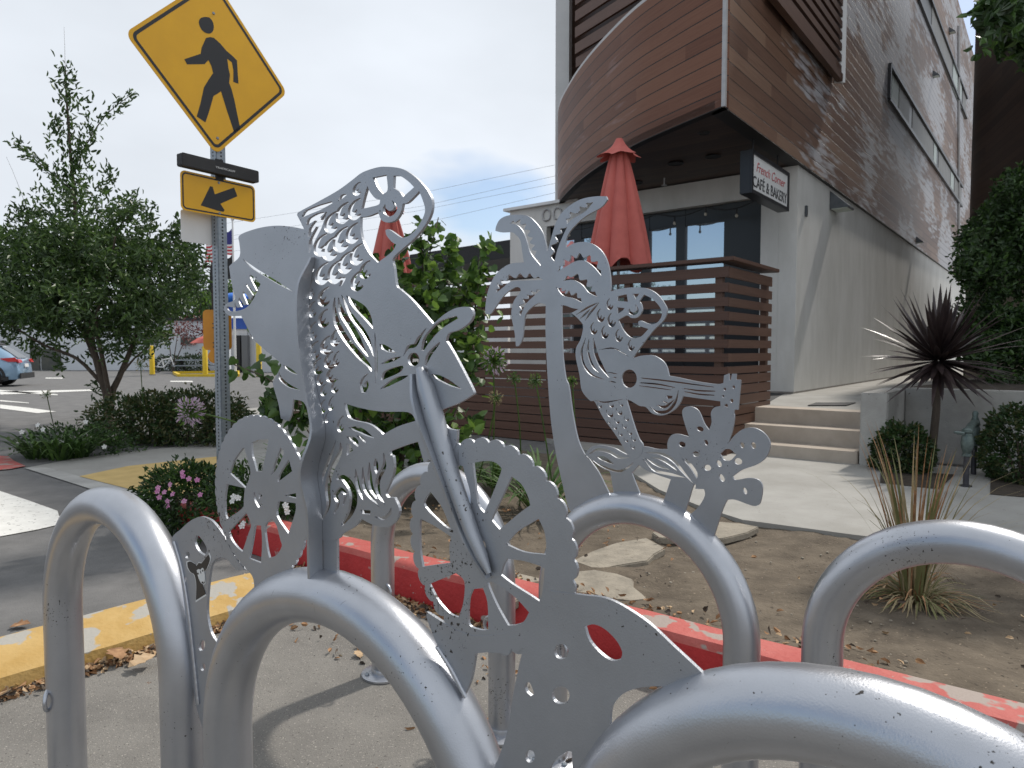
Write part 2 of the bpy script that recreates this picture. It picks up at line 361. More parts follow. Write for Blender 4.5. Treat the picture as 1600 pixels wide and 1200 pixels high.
leafl = mat('leaf_light', (.10, .20, .035), (.19, .30, .05), scale=6, rough=.4, trans=.35)
leafg = mat('leaf_grey', (.05, .075, .045), (.09, .12, .07), scale=6, rough=.5, trans=.2)
leafhedge = mat('leaf_hedge', (.045, .068, .018), (.105, .10, .035), scale=9, rough=.5, trans=.2)
blade = mat('blade_green', (.05, .11, .025), (.13, .22, .05), scale=8, rough=.45, trans=.25)
dry = mat('dry_grass', (.26, .20, .11), (.42, .35, .20), scale=9, rough=.8, trans=.2)
olive = mat('olive_grass', (.13, .14, .05), (.22, .21, .09), scale=9, rough=.7, trans=.2)
purple = mat('purple_leaf', (.030, .020, .022), (.065, .045, .042), scale=7, rough=.38)
bark = mat('bark', (.065, .05, .038), (.12, .092, .07), scale=20, rough=.9, bump=.8, bscale=60, stretch=(1, 1, .2))
pink = mat('petal_pink', (.70, .24, .50), (.78, .42, .62), scale=30, rough=.6, trans=.3)
lilac = mat('petal_lilac', (.52, .40, .52), (.62, .50, .60), scale=30, rough=.6, trans=.3)
petalw = mat('petal_white', (.80, .80, .78), rough=.6, trans=.2)
litter = mat('fallen_leaf', (.20, .10, .045), (.42, .24, .12), scale=25, rough=.85)
tanleaf = mat('fallen_leaf_tan', (.40, .27, .15), (.50, .36, .22), scale=40, rough=.85)

leaft1 = mat('tree_leaf', (.030, .060, .016), (.06, .112, .03), scale=3, rough=.42, trans=.3)
leaft2 = mat('tree_leaf_light', (.065, .125, .03), (.11, .18, .042), scale=3, rough=.42, trans=.35)
# ================= GROUND =================
def sheet(name, pts, z, m, kind='structure', px=True):
    P = [G(x, y, z) if px else Vector((x, y, z)) for x, y in pts]
    bm = bmesh.new(); f = bm.faces.new([bm.verts.new(p) for p in P]); bmesh.ops.recalc_face_normals(bm, faces=[f])
    if f.normal.z < 0: bmesh.ops.reverse_faces(bm, faces=[f])
    bmesh.ops.triangulate(bm, faces=bm.faces); me = bpy.data.meshes.new(name); bm.to_mesh(me); bm.free()
    return tag(mk(name, me, m), kind=kind)
D1 = Vector((-.7827, .6224)); D2 = Vector((.6224, .7827))        # the cafe's front and side directions
sheet('ground', [(-600, -20), (600, -20), (600, 900), (-600, 900)], -.004, bitu, px=False)
KU = Vector((.798, -.603)); KN = Vector((.603, .798)); KA = Vector((-1.188, 3.99))    # red kerb line (near foot)
def kp(a, b, z=0): q = KA+KU*a+KN*b; return Vector((q.x, q.y, z))
# paved rack bay
YA = Vector((-1.23, 3.33)); YU = Vector((-.66, -.75)).normalized(); YN = Vector((YU.y, -YU.x)); YN = YN if YN.x < 0 else -YN
def yp(a, b, z=0): q = YA+YU*a+YN*b; return Vector((q.x, q.y, z))
bay = [kp(.405, 0), kp(8, 0), Vector((8, -3, 0)), Vector((-4.5, -3, 0)), yp(4.5, 0)]
sheet('bay_pavement', [(p.x, p.y) for p in bay], .002, baym, px=False)
# kerbs
def kerb(name, prof, fp, a0, a1, mats, label, cat, n=40, rough=.004, endround=False):
    mb = MB(); rows = []
    for i in range(n+1):
        a = a0+(a1-a0)*i/n
        sh = 1.0
        rows.append([fp(a, b+random.uniform(-rough, rough)*(0 if z == 0 else 1), z+random.uniform(-rough, rough)*.6*(0 if z == 0 else 1)) for b, z in prof])
    k = len(prof); vs = [p for r in rows for p in r]; fs = []; ms = []
    for i in range(n):
        for j in range(k-1): fs.append((i*k+j, i*k+j+1, (i+1)*k+j+1, (i+1)*k+j)); ms.append(j)
    mb.v = vs; mb.f = fs; mb.m = [0 if m_ in (0,) else 1 for m_ in ms]
    mb.add(rows[0], [tuple(range(k))], 0); mb.add(rows[-1], [tuple(range(k))[::-1]], 0)
    o = mb.build(name, mats, None, smooth=True); return tag(o, label, cat)
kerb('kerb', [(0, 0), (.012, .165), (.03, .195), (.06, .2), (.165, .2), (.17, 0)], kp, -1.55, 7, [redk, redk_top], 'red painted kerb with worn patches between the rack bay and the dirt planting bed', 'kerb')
kerb('kerb', [(0, 0), (.008, .065), (.045, .085), (.25, .13), (.295, .125), (.30, 0)], yp, -.22, 4.2, [yelk, yelk], 'low yellow painted kerb with peeling paint on the left of the rack bay', 'kerb')
# dirt bed, sloping from the kerb down to the walk
def dz(b): return .165*max(0, 1-b/1.9)**1.2+.026
nx, ny = 150, 60; vs = []; fs = []
for i in range(nx+1):
    for j in range(ny+1):
        a = -2.0+10.5*i/nx; b = .165+7.5*(j/ny)**1.6
        hmp = .012*math.sin(a*9+b*4)*math.sin(b*7)+.008*math.sin(a*23+b*3)*math.sin(b*19-a*5)+random.uniform(-.004, .004)
        q = kp(a, b); z = dz(b)+hmp*min(1, (b-.165)*6)
        vs.append((q.x, q.y, z if (b < 4.6 or (a > .4 and b < 6.2)) else -.01))
for i in range(nx):
    for j in range(ny): k = i*(ny+1)+j; fs.append((k, k+1, k+ny+2, k+ny+1))
mb = MB(); mb.add(vs, fs); tag(mb.build('dirt_ground', dirt, smooth=True), kind='structure')
# concrete walk in front of the cafe steps (a slab with a real edge)
EH = .055
walk = [(945, 712), (1030, 765), (1100, 793), (1160, 812), (1339, 836), (1480, 851), (1700, 876)]
wk = [G(x, y, EH) for x, y in walk]+[Vector((9, 5.2, EH)), Vector((9.5, 7.3, EH))]+[Vector((4.9, 7.2, EH)), Vector((3.4, 8.7, EH)), Vector((-.5, 12.3, EH))]
mb = MB(); mb.prism([Vector((p.x, p.y, -.05)) for p in wk], (0, 0, EH+.05)); tag(mb.build('sidewalk', conc), kind='structure')
# street side, left
sheet('sidewalk_left', [(40, 731), (120, 716), (200, 706), (355, 690), (372, 640), (430, 634), (640, 628), (560, 705), (470, 820), (300, 812), (215, 772), (130, 752)], .003, conc)
sheet('gutter', [(38, 731), (72, 730), (222, 770), (300, 800), (290, 812), (180, 776)], .007, conc2)
sheet('tactile_strip', [(124, 744), (200, 728), (300, 717), (350, 712), (372, 730), (330, 790), (222, 769)], .011, tact)
sheet('crosswalk_marking', [(0, 767), (45, 782), (90, 798), (92, 806), (123, 812), (60, 827), (0, 838), (-200, 870), (-200, 730)], .003, white_line)
for i, q in enumerate([[(0, 632), (45, 637), (88, 643), (58, 645.5), (0, 638)], [(0, 611.5), (145, 608.5), (145, 610.5), (0, 616.5)], [(71, 590), (98, 590), (98, 591.5), (71, 591.5)], [(266, 595), (300, 595), (302, 597), (266, 596.5)], [(-40, 606), (90, 616), (90, 617.5), (-60, 608)], [(0, 625), (45, 629), (45, 630), (0, 627)]]):
    sheet('parking_marking', q, .004, white_line)
sheet('road_patch', [(0, 634), (0, 670), (-60, 720), (-400, 720), (-400, 600)], .0005, bitu)
# painted kerb island far off
mb = MB(); p = [G(x, y, 0) for x, y in [(272, 584), (280, 588.5), (372, 588.5), (372, 582)]]
for i in range(4): mb.bar(p[i]+Vector((0, 0, .06)), p[(i+1) % 4]+Vector((0, 0, .06)), .15, .14)
tag(mb.build('kerb', yelpaint), 'thin yellow kerb outlining an island in the far car park', 'kerb')
mb = MB()
for i in range(60):
    mb.box(G(0+i*1.2, 728-i*.2+random.uniform(-6, 14), .01), (.1, .08, .006), (random.random(), random.random(), 0))
# red paint on the kerb ramp far left
sheet('painted_ramp', [(0, 712), (14, 713), (22, 720), (40, 728), (14, 733), (0, 734), (-80, 738), (-80, 715)], .009, redk_top)
# ================= CAFE =================
WC = Vector((4.8, 11.7))                   # corner of the white walls
SW = Plane(WC, D2); FWP = Plane(WC, D1)    # side wall plane, front wall plane (local s grows away from the corner)
ZS, ZR = 4.41, 14.85
cafe = emp('cafe_building', (WC.x, WC.y, 0), 'modern cafe building with dark red wood upper storeys over white stucco walls', 'building')
wd_side = wood('cladding_side', [(.11, .055, .035), (.17, .092, .058), (.24, .145, .095)], .205, (D2.x, D2.y), rough=.5, gap=.055, z0=ZS, pale_patch=((.48, .48, .50), 1.25, .815, .85, WC.dot(D2)-3, WC.dot(D2)+6), bump=.8)  # pale patches paint sun glints and sky reflections into the side boards
wd_front = wood('cladding_front', [(.085, .030, .015), (.135, .050, .026), (.185, .078, .043)], .205, (D1.x, D1.y), rough=.55, spec=.28, gap=.07, z0=ZS, pale_patch=((.30, .22, .215), 1.7, .90, .5), bump=.8)
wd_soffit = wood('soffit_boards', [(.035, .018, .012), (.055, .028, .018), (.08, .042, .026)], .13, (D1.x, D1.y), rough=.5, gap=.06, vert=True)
wd_slat = wood('slat_wood', [(.065, .030, .019), (.10, .047, .030), (.145, .072, .047)], 5.0, (D1.x, D1.y), rough=.5, gap=0, z0=-1.1)
wd_slat2 = wood('slat_wood_side', [(.07, .033, .021), (.105, .053, .034), (.15, .08, .054)], 5.0, (D2.x, D2.y), rough=.5, gap=0, z0=-1.1)
trimm = mat('trim_metal', (.45, .44, .43), (.38, .37, .37), scale=10, rough=.5, metal=.3)
T = 27.5
def v3(q, z): return Vector((q.x, q.y, z))
# white lower walls
mb = MB(); N1 = Vector((-D2.x, -D2.y)); IN = D1*.3
mb.prism([v3(WC, .6), v3(WC+D2*T, .6), v3(WC+D2*T+D1*.3, .6), v3(WC+D1*.3, .6)], (0, 0, ZS-.6-.002)); mb.build('side_wall', stucco, cafe)
a0 = FWP.st(1188, 400)[0]; aL = FWP.st(868, 330)[0]; aE = FWP.st(797, 360)[0]; zb = FWP.st(1157, 312)[1]
mb = MB()
def fbox(a, b, z0_, z1_, d0, d1_, mi=0):     # on the front plane: s from a to b, depth from d0 (proud) to d1 (back)
    q = [WC+D1*a+N1*d0, WC+D1*b+N1*d0, WC+D1*b+N1*d1_, WC+D1*a+N1*d1_]
    mb.prism([v3(k, z0_) for k in q], (0, 0, z1_-z0_), mi)
fbox(.302, a0, .6, ZS-.002, 0, -.3); fbox(a0+.001, aE, zb, ZS-.003, -.002, -.3)
fbox(aE-1.0, aE, 0, zb-.002, -.002, -.3)
mb.build('front_wall', stucco, cafe)
mb = MB(); fbox(aL-.6, aE+.12, ZS, ZS+.06, .10, -.5); mb.build('roof_lip', white, cafe)
basem = mat('wall_base', (.30, .28, .25), (.22, .2, .18), scale=6, rough=.9)
mb = MB(); mb.prism([v3(WC+N1*.02+D1*-.0, .0), v3(WC+D2*T, .0), v3(WC+D2*T+D1*.25, .0), v3(WC+D1*2.2+N1*.02, 0)], (0, 0, .6)); mb.build('foundation', basem, cafe)
# storefront: black frame, glazing, dark panel
SF = Plane(WC-N1*-.0+(-N1)*.22, D1)
def sfrect(x0, x1, ytop, ybot): return SF.st(x0, ytop)[0], SF.st(x1, ytop)[0]
mb = MB()
zs0, zs1 = .6, zb-.004
def sfbox(a, b, z0_, z1_, d0, d1_):
    q = [Vector((SF.P.x, SF.P.y))+D1*a+N1*d0, Vector((SF.P.x, SF.P.y))+D1*b+N1*d0, Vector((SF.P.x, SF.P.y))+D1*b+N1*d1_, Vector((SF.P.x, SF.P.y))+D1*a+N1*d1_]
    mb.prism([v3(k, z0_) for k in q], (0, 0, z1_-z0_))
def sx(x): return SF.st(x, 400)[0]
zt = SF.st(1157, 325)[1]; zh = SF.st(1140, 345)[1]
sfbox(a0+.0, sx(1134), zs0, zs1, .1, -.1)                          # dark panel by the white wall
for x in (1065, 1010, 950, 905, 868): sfbox(sx(x)-.09, sx(x)+.09, zs0, zs1, .06, -.06)
sfbox(sx(1134), aE-1.02, zh, zs1, .05, -.05); sfbox(sx(1134), aE-1.02, zs0, 1.2, .05, -.05)
frame = mb.build('storefront_frame', black, cafe)
mb = MB(); sfbox(sx(1134), aE-1.03, 1.2, zh, .0, -.02); mb.build('storefront_glass', glass, frame)
mb = MB(); sfbox(sx(1134)+.05, sx(1134)+.35, 1.3, 1.5, .03, .01)
# curved wood balcony front and the wood volume
cv = [(2.68, 8.96), (2.24, 9.78), (1.84, 10.62), (1.48, 11.75), (1.24, 12.75), (1.10, 13.6), (1.0, 14.5), (1.02, 15.4), (1.3, 16.4)]
cvs = catmull(cv, 8, closed=False, corner=90)
ZT = 6.42
def strip(name, pts, z0_, z1_, m, parent, thick=.12, smooth=True):
    mb = MB(); n = len(pts); P = [Vector(p) for p in pts]; nn = []
    for i in range(n):
        t = (P[min(i+1, n-1)]-P[max(i-1, 0)]).normalized(); nn.append(Vector((t.y, -t.x)))
    vs = []
    for i in range(n):
        q = P[i]+nn[i]*thick; vs += [(P[i].x, P[i].y, z0_), (P[i].x, P[i].y, z1_), (q.x, q.y, z1_), (q.x, q.y, z0_)]
    fs = []
    for i in range(n-1):
        b = i*4
        for j in range(4): fs.append((b+j, b+(j+1) % 4, b+4+(j+1) % 4, b+4+j))
    fs += [(0, 1, 2, 3), (n*4-1, n*4-2, n*4-3, n*4-4)]
    mb.add(vs, fs); return mb.build(name, m, parent, smooth=smooth)
strip('curved_balcony_front', cvs, ZS, ZT, wd_front, cafe)
strip('balcony_cap', cvs, ZT, ZT+.05, trimm, cafe, .14)
WCn = Vector(cv[0])
mb = MB(); cs = [Vector(p) for p in cvs]
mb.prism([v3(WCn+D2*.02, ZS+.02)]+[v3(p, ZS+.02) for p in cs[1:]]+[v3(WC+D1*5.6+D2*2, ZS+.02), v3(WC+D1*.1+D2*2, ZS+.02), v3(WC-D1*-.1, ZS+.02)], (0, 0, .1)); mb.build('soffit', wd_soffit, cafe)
# wood side wall
mb = MB(); NS = Vector((D2.y, -D2.x))
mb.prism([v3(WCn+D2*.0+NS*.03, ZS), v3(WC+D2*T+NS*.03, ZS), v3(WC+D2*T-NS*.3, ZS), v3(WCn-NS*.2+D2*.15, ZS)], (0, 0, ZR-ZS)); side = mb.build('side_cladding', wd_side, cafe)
mb = MB(); mb.box(v3(WCn+NS*.03, (ZS+ZR)/2), (.05, .05, ZR-ZS), (D2.x, D2.y, 0)); mb.build('corner_trim', trimm, cafe)
SP = Plane(WC+NS*.03, D2)
mb = MB(); q = WC+D2*T; mb.prism([v3(q+NS*.05, ZS), v3(q+D2*5+NS*.05, ZS), v3(q+D2*5-NS*.3, ZS), v3(q-NS*.3, ZS)], (0, 0, ZR-ZS-.3)); mb.prism([v3(q+NS*.02, 0), v3(q+D2*5+NS*.02, 0), v3(q+D2*5-NS*.3, 0), v3(q-NS*.3, 0)], (0, 0, ZS-.01)); mb.build('rear_wall', stucco, cafe)
# upper storey behind the balcony: white pier, slatted rail, dark recess
UP_ = Plane((1.0, 15.9), D1)
mb = MB(); P = atY(868, 100, 15.6); Q = atY(889, 100, 15.6)
mb.prism([(P.x, 15.6, ZS), (Q.x, 15.6, ZS), (Q.x+.2, 16.4, ZS), (P.x+.2, 16.4, ZS)], (0, 0, 9)); mb.build('upper_pier', white, cafe)
mb = MB(); p0 = Vector((Q.x+.002, 15.4)); d = D1*-1
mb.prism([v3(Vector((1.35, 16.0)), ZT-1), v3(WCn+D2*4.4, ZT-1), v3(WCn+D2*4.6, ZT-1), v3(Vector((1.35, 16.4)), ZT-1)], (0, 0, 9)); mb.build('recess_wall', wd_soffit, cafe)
mb = MB()
for k in range(7):
    z = 7.55+k*.33
    mb.bar(v3(Vector((1.33, 14.6)), z), v3(Vector((2.6, 12.6)), z), .06, .21)
mb.build('balcony_slats', wd_slat, cafe)
mb = MB(); mb.prism([(1.33, 14.65, 7.2), (2.6, 12.65, 7.2), (3.6, 13.6, 7.2), (1.9, 15.9, 7.2)], (0, 0, .2)); mb.build('balcony_floor', wd_slat, cafe)
# slatted sun screen near the top of the side wall
scr = [(1188, -40), (1188, -2), (1298, 124), (1298, -40)]
sc = [SP.st(*p) for p in scr]
a_0 = sc[1][0]; a_1 = sc[2][0]; zb0 = (sc[1][1]+sc[2][1])/2
mb = MB()
for k in range(26): mb.bar(SP.w(a_0, zb0+.16+k*.2, .16), SP.w(a_1, zb0+.16+k*.2, .16), .05, .12)
mb.bar(SP.w(a_0, zb0, .16), SP.w(a_1, zb0, .16), .1, .13)
ss = mb.build('sun_screen', wd_slat2, cafe)
mb = MB(); mb.bar(SP.w(a_1+.03, zb0-.07, .14), SP.w(a_1+.03, ZR-.5, .14), .06, .2, up=(1, 0, 0)); mb.build('screen_edge', white, ss)
mb = MB(); mb.prism([SP.w(a_0, zb0+.1, .012), SP.w(a_1, zb0+.1, .012), SP.w(a_1, ZR-.5, .012), SP.w(a_0, ZR-.5, .012)], SP.n*.01); mb.build('screen_back', blackm, ss)
# window bands on the side
palew = mat('blind_pale', (.55, .60, .55), rough=.5); greyp = mat('panel_grey', (.20, .19, .17), (.27, .26, .24), scale=2, rough=.5)
def band(tl, bl, segs, tr_x):
    a, z1_ = SP.st(*tl); z0_ = SP.st(*bl)[1]; b = SP.st(tr_x, 300)[0]
    mb = MB()
    mb.prism([SP.w(a, z0_, .01), SP.w(b, z0_, .01), SP.w(b, z1_, .01), SP.w(a, z1_, .01)], SP.n*.02)
    for z in (z0_, z1_): mb.bar(SP.w(a, z, .05), SP.w(b, z, .05), .1, .09)
    mb.bar(SP.w(a, z0_, .05), SP.w(a, z1_, .05), .1, .09, up=(D2.x, D2.y, 0))
    fr = mb.build('window', black, cafe)
    for x0, x1, m in segs:
        s0 = SP.st(x0, 300)[0]; s1 = SP.st(x1, 300)[0]
        mb = MB(); mb.prism([SP.w(s0, z0_+.08, .032), SP.w(s1, z0_+.08, .032), SP.w(s1, z1_-.08, .032), SP.w(s0, z1_-.08, .032)], SP.n*.01); mb.build('pane', m, fr)
    return fr
band((1386, 102), (1386, 157), [(1386.8, 1397, palew), (1398.5, 1415, greyp), (1420, 1454, greyp), (1455, 1459.5, palew), (1463, 1482, greyp), (1483, 1488, palew), (1489, 1500, greyp)], 1501)
band((1432, 0), (1451, 0), [(1446, 1480, greyp), (1481.5, 1489, palew), (1490, 1496, palew), (1498, 1503, greyp)], 1504)
mb = MB(); mb.tube([SP.px(1498, 40, .05), SP.px(1498, 400, .05)], .05, 8); mb.build('downpipe', trimm, cafe)
mb = MB(); a, z = SP.st(1498, 300); mb.tube([SP.w(a, ZS, .05), SP.w(a, ZR, .05)], .045, 8)
# round openings in the soffit
for x, y in [(1056, 255), (1114, 244), (994, 285), (1100, 208)]:
    mb = MB(); p = G(x, y, ZS+.012); mb.lathe(p, [(.0, 0), (.11 if x != 1100 else .05, 0), (.13 if x != 1100 else .07, -.012), (.1, .02)], 20); mb.build('downlight', blackm, cafe)
p = G(1038, 278, ZS+.02); mb = MB(); mb.cyl(p, p-Vector((0, 0, .12)), .015); mb.lathe(p-Vector((0, 0, .14)), [(.05, 0), (.05, .012), (.01, .02)], 12); mb.build('sprinkler', trimm, cafe)
# wall lights
lampm = mat('lamp_housing', (.12, .13, .14), (.09, .1, .11), scale=12, rough=.4, metal=.5)
for i, (x, y, s_, lab) in enumerate([(1296, 318, 1, 'grey wedge wall light on the white stucco side wall near the cafe corner'), (1430, 376, 1, 'dark wedge wall light low on the wood cladding far along the side wall'), (1456, 116, 1, 'small dark wedge wall light on the wood cladding above the lower window band'), (1482, 48, 1, 'dark wedge wall light at the top of the side wall under the roofline')]):
    pl = SW if i == 0 else SP; a, z = pl.st(x, y, .0); w_ = .46 if i == 0 else .24; k_ = 1 if i == 0 else .6
    root = emp('wall_light', pl.w(a, z, .0), lab, 'wall light', 'wall lights on the cafe side wall')
    mb = MB(); q = [pl.w(a, z+.24*k_, .004), pl.w(a, z-.10*k_, .004), pl.w(a, z-.10*k_, .34*k_), pl.w(a, z-.07*k_, .34*k_)]
    mb.prism(q, pl.u*w_); mb.build('housing', lampm, root, bevel=.008)
    zz = z-.10*k_-.002; mb = MB(); mb.prism([pl.w(a+.01, zz, .03), pl.w(a+.01, zz, .31*k_), pl.w(a+w_-.01, zz, .31*k_), pl.w(a+w_-.01, zz, .03)], (0, 0, -.006)); mb.build('lens', palew, root)
a, z = SW.st(1257, 332); mb = MB(); mb.prism([SW.w(a, z-.07, .002), SW.w(a+.06, z-.07, .002), SW.w(a+.06, z+.12, .002), SW.w(a, z+.12, .002)], SW.n*.04); tag(mb.build('wall_box', lampm, None, bevel=.006), 'small dark box fixed on the white side wall beside the cafe sign', 'wall box')
# address digits
a, z = FWP.st(847, 347, .01); text_on('address_digits', '00', FWP, a, z, .26, .52, .004, trimm, cafe, flip=-1, bold=-.015, thick=.02)
# hanging cafe sign (parallel to the side wall)
SG = Plane((WC.x, WC.y), D2); pA = G(1158, 230, 4.18)
SG = Plane((pA.x, pA.y), D2)
root = emp('cafe_sign', pA, 'black framed hanging sign lettered French Corner Cafe and Bakery under the soffit', 'sign')
x0, zt_ = SG.st(1165, 239); x1, _ = SG.st(1224, 268); zb_ = SG.st(1165, 303)[1]; xz, zt2 = SG.st(1224, 268); _, zb2 = SG.st(1224, 332)
zt_ = (zt_+zt2)/2; zb_ = (zb_+zb2)/2
mb = MB(); mb.prism([SG.w(x0, zb_, -.08), SG.w(x1, zb_, -.08), SG.w(x1, zt_, -.08), SG.w(x0, zt_, -.08)], SG.n*.16)
mb.cyl(SG.w(x0+.3, zt_, 0), SG.w(x0+.3, ZS+.02, 0), .012, 8); mb.cyl(SG.w(x1-.3, zt_, 0), SG.w(x1-.3, ZS+.02, 0), .012, 8); fr = mb.build('frame', black, root, bevel=.006)
fw = .055; mb = MB(); mb.prism([SG.w(x0+fw, zb_+fw, .081), SG.w(x1-fw, zb_+fw, .081), SG.w(x1-fw, zt_-fw, .081), SG.w(x0+fw, zt_-fw, .081)], SG.n*.004); mb.build('panel', white, root)
Wd = x1-x0-2*fw; Hh = zt_-zb_-2*fw
for s_ in (0,):
    mb = MB()
    for (q0, q1, r0, r1) in [(x0, x1, zt_-fw, zt_), (x0, x1, zb_, zb_+fw), (x0, x0+fw, zb_+fw, zt_-fw), (x1-fw, x1, zb_+fw, zt_-fw)]:
        mb.prism([SG.w(q0, r0, .0805), SG.w(q1, r0, .0805), SG.w(q1, r1, .0805), SG.w(q0, r1, .0805)], SG.n*.022)
    mb.build('rim', black, root)
redtxt = mat('letter_red', (.50, .05, .06), rough=.5)
text_on('lettering', 'French Corner', SG, x0+fw+Wd*.10, zb_+fw+Hh*.57, Hh*.27, Wd*.82, .086, redtxt, root, shear=.35, bold=-.008)
text_on('lettering', 'CAF\u00c9 & BAKERY', SG, x0+fw+Wd*.015, zb_+fw+Hh*.10, Hh*.40, Wd*.965, .086, black, root, bold=.006)
# string lights below the beam
mb = MB(); pts = []
SL = Plane(Vector((WC.x, WC.y))+N1*.35, D1)
for i in range(33):
    t = i/32; a, z = SL.st(870+(1180-870)*t, 350-25*t); z = zb-.10-.10*abs(math.sin(t*math.pi*4))-.02; pts.append(SL.w(a, z))
mb.tube(pts, .012, 6); root = emp('string_lights', pts[0], 'string of small clear bulbs on a black cable under the white beam of the cafe', 'string lights')
cab = mb.build('cable', blackm, root, smooth=True); bulbm = mat('bulb_glass', (.5, .46, .38), rough=.1)
for i in (2, 6, 10, 14, 19, 24, 29):
    p = pts[i]; mb = MB(); mb.cyl(p, p-Vector((0, 0, .10)), .014, 8); so = mb.build('socket', blackm, root)
    mb = MB(); mb.lathe(p-Vector((0, 0, .21)), [(.008, .05), (.025, .065), (.028, .085), (.015, .11)], 12); mb.build('bulb', bulbm, so, smooth=True)
# low awning / dark roof beyond the cafe's left end
mb = MB(); p = [atY(640, 398, 19), atY(800, 374, 17.5), atY(800, 402, 17.5), atY(640, 424, 19)]
mb.prism(p, (0.4, 3, .1)); tag(mb.build('dark_awning', blackm), 'black sloping awning roof beyond the leafy shrub left of the cafe', 'awning')
mb = MB(); mb.prism([(-2.2, 18.5, 0), (-.1, 16.4, 0), (.2, 18, 0), (-2, 20, 0)], (0, 0, 1.9)); tag(mb.build('low_wall', white), 'low white wall under the black awning behind the slatted fence', 'wall')
# ================= SLATTED FENCE AND DECK =================
FC = Vector((2.536, 8.14)); FL = 9.2; FS = 1.57; FH = 2.33
fen = emp('slatted_fence', (FC.x, FC.y, 0), 'dark brown horizontal slat fence with solid lower boards round the cafe deck', 'fence')
ys = [(418, 433), (443, 456), (465.5, 478), (487.5, 500), (509, 522), (531, 543), (553, 565), (574, 584)]
def fz(y): return CH-(y-548)*8.14/F
mb = MB(); ms_ = MB()
sl = [(fz(b_+.8), fz(t_-.8)) for t_, b_ in ys]; low = fz(586)
for z0_, z1_ in sl:
    c = (z0_+z1_)/2; h = z1_-z0_
    mb.bar(v3(FC-D1*.02, c), v3(FC+D1*FL, c), .025, h); ms_.bar(v3(FC+D1*.0125+D2*.013, c), v3(FC+D2*FS, c), .025, h)
nb = 8
for k in range(nb):
    h = low/nb; c = h*(k+.5)
    mb.bar(v3(FC-D1*.02, c), v3(FC+D1*FL, c), .025, h-.012); ms_.bar(v3(FC+D1*.0125+D2*.013, c), v3(FC+D2*FS, c), .025, h-.012)
mb.build('front_boards', wd_slat, fen, bevel=.003); ms_.build('side_boards', wd_slat2, fen, bevel=.003)
for a in (0.12, 1.35, 2.6, 3.9, 5.2, 6.6, 8.0):
    mb = MB(); mb.bar(v3(FC+D1*a+D2*.07, 0), v3(FC+D1*a+D2*.07, FH-.06), .085, .085, up=(D1.x, D1.y, 0)); mb.build('post', wd_slat2, fen)
mb = MB(); mb.bar(v3(FC+D2*(FS-.06)+D1*.07, 0), v3(FC+D2*(FS-.06)+D1*.07, FH-.06), .085, .085, up=(D1.x, D1.y, 0)); mb.build('post', wd_slat2, fen)
mb = MB(); CZ = fz(409)
mb.prism([v3(FC-D1*.09-D2*.07, CZ), v3(FC+D1*FL-D2*.07, CZ), v3(FC+D1*FL+D2*.16, CZ), v3(FC+D1*.14+D2*.16, CZ), v3(FC+D1*.14+D2*FS, CZ), v3(FC-D1*.09+D2*(FS+.04), CZ)], (0, 0, .045)); mb.build('cap_rail', wd_slat, fen, bevel=.004)
mb = MB(); mb.prism([v3(FC+D1*.05+D2*.05, .45), v3(FC+D1*9+D2*.05, .45), v3(FC+D1*9+D2*4.2, .45), v3(FC+D1*.6+D2*4.2, .45), v3(FC+D1*.05+D2*FS, .45)], (0, 0, .12)); tag(mb.build('deck', blackm), kind='structure')
# ================= STEPS, PIER, PLANTER =================
LZ = .57; P1 = Vector((3.785, 7.49))      # right end foot of the lowest riser
st = emp('entry_steps', (P1.x, P1.y, 0), 'three broad beige concrete steps between the slatted fence and the concrete pier', 'steps')
for k in range(3):
    z1_ = .19*(k+1); q = P1+D2*(.36*k); e = 2.35
    mb = MB(); a = v3(q, .03 if k == 0 else .19*k-.0); mb.prism([v3(q, 0), v3(q+D1*(e), 0), v3(q+D1*e+D2*(.36+(.0 if k < 2 else 0)), 0), v3(q+D2*.36, 0)], (0, 0, z1_-.0))
    mb.build('step', stepm, st, bevel=.008)
q = P1+D2*1.08
mb = MB(); mb.prism([v3(q-D1*.1, .3), v3(q+D1*2.6, .3), v3(q+D1*2.6+D2*2.5, .3), v3(WC+NS*.0+D2*-.2, .3), v3(WC+D2*33, .3), v3(WC+D2*33+NS*5, .3), v3(q-D1*4, .3)], (0, 0, LZ-.3-.003)); tag(mb.build('path', conc), kind='structure')
mb = MB(); m0 = [G(1275, 630, LZ), G(1337, 630, LZ), G(1322, 634.5, LZ), G(1262, 634.5, LZ)]
mb.prism([v3(Vector((p.x, p.y)), LZ) for p in m0], (0, 0, .012)); tag(mb.build('floor_mat', blackm), 'flat dark mat lying on the landing above the steps', 'floor mat')
PZ = .865
pr = P1-D1*.015
mb = MB(); pw = .27; mb.prism([v3(pr, 0), v3(pr-D1*pw, 0), v3(pr-D1*pw+D2*1.3, 0), v3(pr+D2*1.3, 0)], (0, 0, PZ-.02)); 
q2 = pr-D1*.27+D2*1.0
mb.prism([v3(q2-D1*.002, 0), v3(q2-D1*6, 0), v3(q2-D1*6+D2*.22, 0), v3(q2-D1*.002+D2*.22, 0)], (0, 0, PZ-.005))
root = emp('planter_wall', (pr.x, pr.y, 0), 'grey concrete planter wall and end pier at the right of the steps', 'wall'); mb.build('wall', conc2, root, bevel=.012)
soil = mat('planter_soil', (.03, .022, .015), (.06, .045, .03), scale=10, rough=1, bump=1, bscale=30)
for q in ([(1375, 754), (1468, 764), (1492, 741), (1376, 735)], [(1547, 772), (1720, 786), (1700, 745), (1548, 738)]):
    sheet('planting_bed', q, EH+.006, soil)
